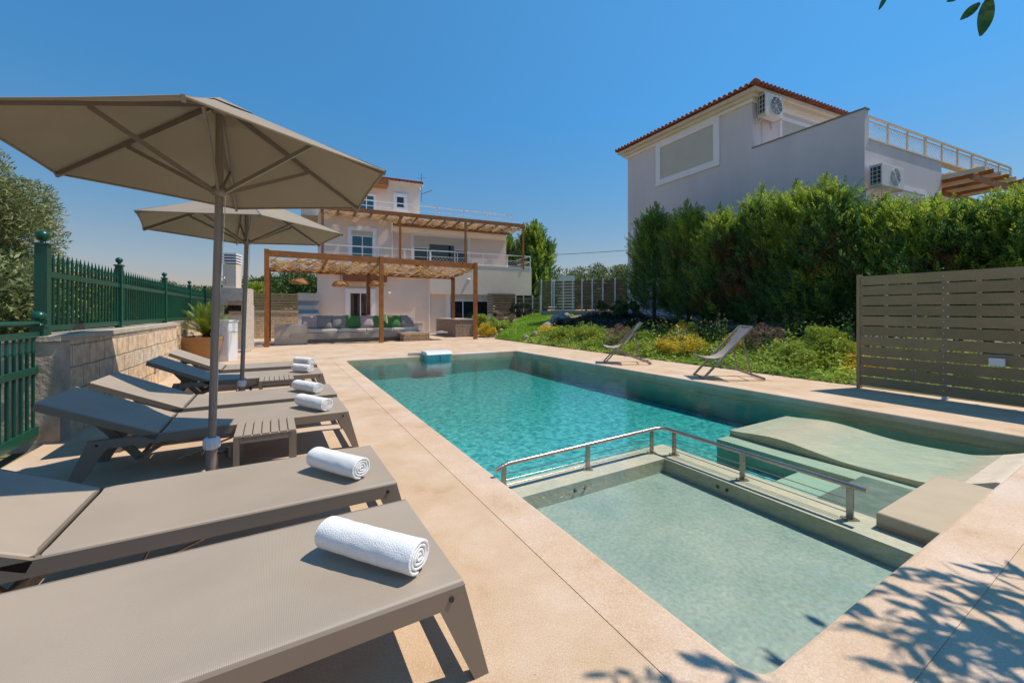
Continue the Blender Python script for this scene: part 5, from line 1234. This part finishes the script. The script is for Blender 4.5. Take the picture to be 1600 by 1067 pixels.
# tall thin herbs with white flower heads in front of the hedge
rng = np.random.default_rng(77)
for i, (px, v, h) in enumerate(((1118, 6.1, 1.0),(1092, 6.6, .9),(1128, 5.6, .85),(1236, 4.4, 1.1),(1262, 4.2, .9),(1215, 4.9, .9),(1322, 3.4, 1.0),(1030, 7.8, .8),(1180, 5.3, .85))):
    u = gpos(px, v); x, y, _ = U(u, v); g = hterr(u, v)
    t = thing('flowering_plant', ['thin flowering herb behind the nearer deck chair','flowering herb between the deck chairs by the hedge','thin herb left of the nearer deck chair back','tall light green herb before the hedge trunks','flowering herb right of the hedge trunk','flowering herb below the dark hedge trunk','tall herb beside the slatted fence post','flowering herb near the farther deck chair back','flowering herb right of the nearer deck chair back'][i], 'plant', (x, y, g), 0, 'tall flowering herbs before the hedge')
    mb = MB(); F_ = []; Lf = []
    for k in range(9):
        a = rng.random()*6.28; r = .05+.22*rng.random(); hh = h*(.6+.4*rng.random()); e = Vector((x+r*math.cos(a), y+r*math.sin(a), g+hh)); mb.tube([(x, y, g), ((x+e.x)/2+.02, (y+e.y)/2, g+hh*.55), e], .004, 4)
        F_.append(np.array(e)+rng.normal(size=(7, 3))*.022)
        for q in range(10): s = .15+.75*rng.random(); Lf.append([x+(e.x-x)*s, y+(e.y-y)*s, g+hh*s])
    mb.build('stem', M['bush'], t); quads('flower', leaves(np.concatenate(F_), .035, .02), M['pinkleaf'] if i % 2 else M['straw'], t)
    C = np.array(Lf)+rng.normal(size=(len(Lf), 3))*.03; quads('foliage', leaves(C, .11, .035), M['lime'] if i in (3, 6) else M['bush'], t)
# spiky grasses with arching blades
def blades(px, v, n, L_, lb, seed, m):
    rg = random.Random(seed); u = gpos(px, v); x, y, _ = U(u, v); g = hterr(u, v); t = thing('ornamental_grass', lb, 'ornamental grass', (x, y, g)); Q = []
    for k in range(n):
        a = rg.random()*6.28; el = R(rg.uniform(45, 85)); l = L_*rg.uniform(.6, 1.1); d = Vector((math.cos(a), math.sin(a), 0)); sd = Vector((-d.y, d.x, 0)); pts = []
        for i in range(9): s = i/8; pts.append(Vector((x, y, g))+d*l*s*math.cos(el)*(.6+.8*s)+Vector((0, 0, l*(s*math.sin(el)-.62*s*s*s))))
        for i in range(8):
            w0, w1 = .016*(1-i/8.5), .016*(1-(i+1)/8.5); Q.append([tuple(pts[i]-sd*w0), tuple(pts[i]+sd*w0), tuple(pts[i+1]+sd*w1), tuple(pts[i+1]-sd*w1)])
    quads('blades', np.array(Q), m, t)
blades(1062, 7.0, 60, 1.15, 'pale arching grass clump before the hedge', 1, M['straw'])
blades(1085, 6.9, 40, .9, 'smaller arching grass clump beside the pale one', 2, M['lime'])

# ------------------------------------------------------------------ tree overhanging from the right of the camera; its leaves shade the near deck
SUN = Vector((.965*math.cos(R(61.5)), .262*math.cos(R(61.5)), math.sin(R(61.5)))).normalized()
tk = SUN/SUN.z; rg = random.Random(12)
t = thing('overhanging_tree', 'glossy leaved tree overhanging the near right corner', 'tree', (4.6, -.3, 0)); Q = []; stems = MB(); rng = np.random.default_rng(4)
crown_c = Vector((3.6, .2, 3.2)); mb = MB(); mb.tube([(4.6, -.3, 0), (4.5, -.2, 1.3), (4.1, .0, 2.3), crown_c], [.11, .09, .07, .05], 10)
tips = []
def visible(p): return p.y > .05 and abs(p.x/p.y) < 1.5 and -1.0 < (p.z-H)/p.y < .98
def twig(base, d, L_, n):
    pts = [base+d*L_*i/n+Vector((0, 0, -.10*L_*(i/n)**2)) for i in range(n+1)]; 
    mb.tube(pts, [.007*(1-.7*i/n) for i in range(n+1)], 5)
    for i in range(1, n+1):
        for k in range(2):
            ax = (d*.7+Vector(rng.normal(size=3))*.55).normalized(); l = rg.uniform(.11, .17); w = l*.34; p = pts[i]; sd = ax.cross(Vector(rng.normal(size=3))).normalized(); c = [p+ax*.01]
            a = p+ax*l; Q.append([tuple(p), tuple(p+ax*l*.33+sd*w*.5), tuple(p+ax*l*.66+sd*w*.42), tuple(a)]); Q.append([tuple(p), tuple(a), tuple(p+ax*l*.66-sd*w*.42), tuple(p+ax*l*.33-sd*w*.5)])
# branches aimed so that the sun throws them on the deck corner
targets = [(1010,1062),(1180,1066),(1330,960),(1390,990),(1420,935),(1400,1040),(1460,1010),(1460,960),(1500,905),(1520,950),(1540,1010),(1560,925),(1590,960),(1590,1030),(1490,1060),(1450,900),(1595,905),(1540,1062),(1600,1000),(1380,915),(1575,985),(1420,1000),(1500,985),(1640,960),(1660,1030),(1620,900)]
for (px, py) in targets:
    gx, gy = P(px, py); 
    for h in (2.5, 2.6, 2.7, 2.8, 2.9, 3.0, 3.1, 3.2, 3.3):
        p = Vector((gx, gy, 0))+tk*h
        if not visible(p+Vector((0, .12, -.12))): break
    j = crown_c+(p-crown_c)*.45+Vector((0, 0, .1)); d = (p-crown_c); d.z *= .4; d.normalize()
    dd = (d*.4+Vector((-.5, -.35+.4*rg.random(), 0))).normalized(); base = p-dd*.17
    mb.tube([crown_c, j, base], [.012, .007, .004], 5); twig(base, dd, .30, 4)
    if rg.random() < .45: twig(base, (dd+Vector((.5, -.5, .1))).normalized(), .25, 3)
# the few leaves hanging into the top of the view
def leaf_at(p, q, w, m=None):
    p = Vector(p); q = Vector(q); ax = q-p; sd = ax.cross(Vector((.2, 1, .1))).normalized(); n = 8; L2 = []
    for i in range(n+1): s = i/n; ww = w*math.sin(math.pi*(s*.93+.03))**.8; L2.append((p+ax*s+sd*ww-Vector((0,.1,0))*ww*.6, p+ax*s+Vector((0, .2*w, 0)), p+ax*s-sd*ww-Vector((0,.1,0))*ww*.6))
    for i in range(n):
        a, b = L2[i], L2[i+1]; Q2.append([tuple(a[0]), tuple(b[0]), tuple(b[1]), tuple(a[1])]); Q2.append([tuple(a[1]), tuple(b[1]), tuple(b[2]), tuple(a[2])])
def at(px, py, Y): return Vector(((px-CX)/FPX*Y, Y, H+(CY-py)/FPX*Y))
Q2 = []
leaf_at(at(1548, -8, 1.1), at(1532, 56, 1.1), .019); leaf_at(at(1532, 4, 1.12), at(1501, 31, 1.12), .011); leaf_at(at(1388, -12, 1.15), at(1373, 16, 1.15), .006); leaf_at(at(1500, -10, 1.12), at(1480, 3, 1.12), .010)
leaf_at(at(1560, -40, 1.1), at(1545, -12, 1.1), .02); leaf_at(at(1590, -40, 1.1), at(1610, -5, 1.1), .02)
mb.tube([crown_c, at(1640, -120, 1.1), at(1552, -20, 1.1), at(1500, -34, 1.12), at(1392, -22, 1.15)], [.02, .008, .004, .003, .002], 6)
mb.tube([crown_c, at(1640, -120, 1.1), at(1552, -20, 1.1), at(1546, 0, 1.1)], [.02, .008, .004, .002], 6)
quads('foliage', np.concatenate([np.array(Q), np.array(Q2)]), M['overleaf'], t); mb.build('trunk', M['bark'], t)

# ------------------------------------------------------------------ light, sky, camera
W = bpy.data.worlds.new('World'); SC.world = W; W.use_nodes = True; nt = W.node_tree; bg = nt.nodes['Background']
sky = nt.nodes.new('ShaderNodeTexSky'); sky.sky_type = 'NISHITA'; sky.sun_disc = False; sky.sun_elevation = R(61.5); AZ = math.atan2(SUN.x, SUN.y); sky.sun_rotation = AZ
sky.air_density = 1.35; sky.dust_density = .0; sky.ozone_density = 3.0; sky.altitude = 0
hs = nt.nodes.new('ShaderNodeHueSaturation'); hs.inputs['Saturation'].default_value = 1.34; nt.links.new(sky.outputs[0], hs.inputs['Color']); ml = nt.nodes.new('ShaderNodeMixRGB'); ml.blend_type = 'MULTIPLY'; ml.inputs[0].default_value = 1; wtc = nt.nodes.new('ShaderNodeTexCoord'); wsp = nt.nodes.new('ShaderNodeSeparateXYZ'); nt.links.new(wtc.outputs['Generated'], wsp.inputs[0])
wr = nt.nodes.new('ShaderNodeValToRGB'); we = wr.color_ramp.elements; we[0].position = 0; we[0].color = (.32, .27, .40, 1); we[1].position = 1.0; we[1].color = (1.0, .86, .76, 1); wx = we.new(.14); wx.color = (.45, .40, .43, 1); wx = we.new(.42); wx.color = (.54, .67, .68, 1); wx = we.new(.65); wx.color = (.92, .84, .74, 1)
nt.links.new(wsp.outputs[2], wr.inputs[0]); nt.links.new(wr.outputs[0], ml.inputs[2]); nt.links.new(hs.outputs[0], ml.inputs[1]); nt.links.new(ml.outputs[0], bg.inputs[0]); bg.inputs[1].default_value = .15
sd = bpy.data.lights.new('sun', 'SUN'); sd.energy = 3.5; sd.angle = R(.45); sd.color = (1, .91, .78); so = bpy.data.objects.new('sun', sd); obj_link(so); so.rotation_euler = SUN.to_track_quat('Z', 'Y').to_euler(); so.location = (5, 5, 20)
cd = bpy.data.cameras.new('camera'); co = bpy.data.objects.new('camera', cd); obj_link(co); co.location = (0, 0, H); co.rotation_euler = (R(90), 0, 0)
cd.sensor_width = 36; cd.lens = 36*FPX/1600; cd.shift_y = -(533.5-CY)/1600; cd.clip_end = 2000; cd.clip_start = .05; SC.camera = co
SC.view_settings.view_transform = 'Standard'; SC.view_settings.look = 'None'; SC.view_settings.exposure = 0.38; SC.view_settings.gamma = 1
SC.render.engine = 'CYCLES'; SC.cycles.use_denoising = True; SC.cycles.max_bounces = 7; SC.cycles.transparent_max_bounces = 12; SC.cycles.caustics_reflective = False; SC.cycles.caustics_refractive = False
SC.cycles.use_adaptive_sampling = True; SC.cycles.adaptive_threshold = .02
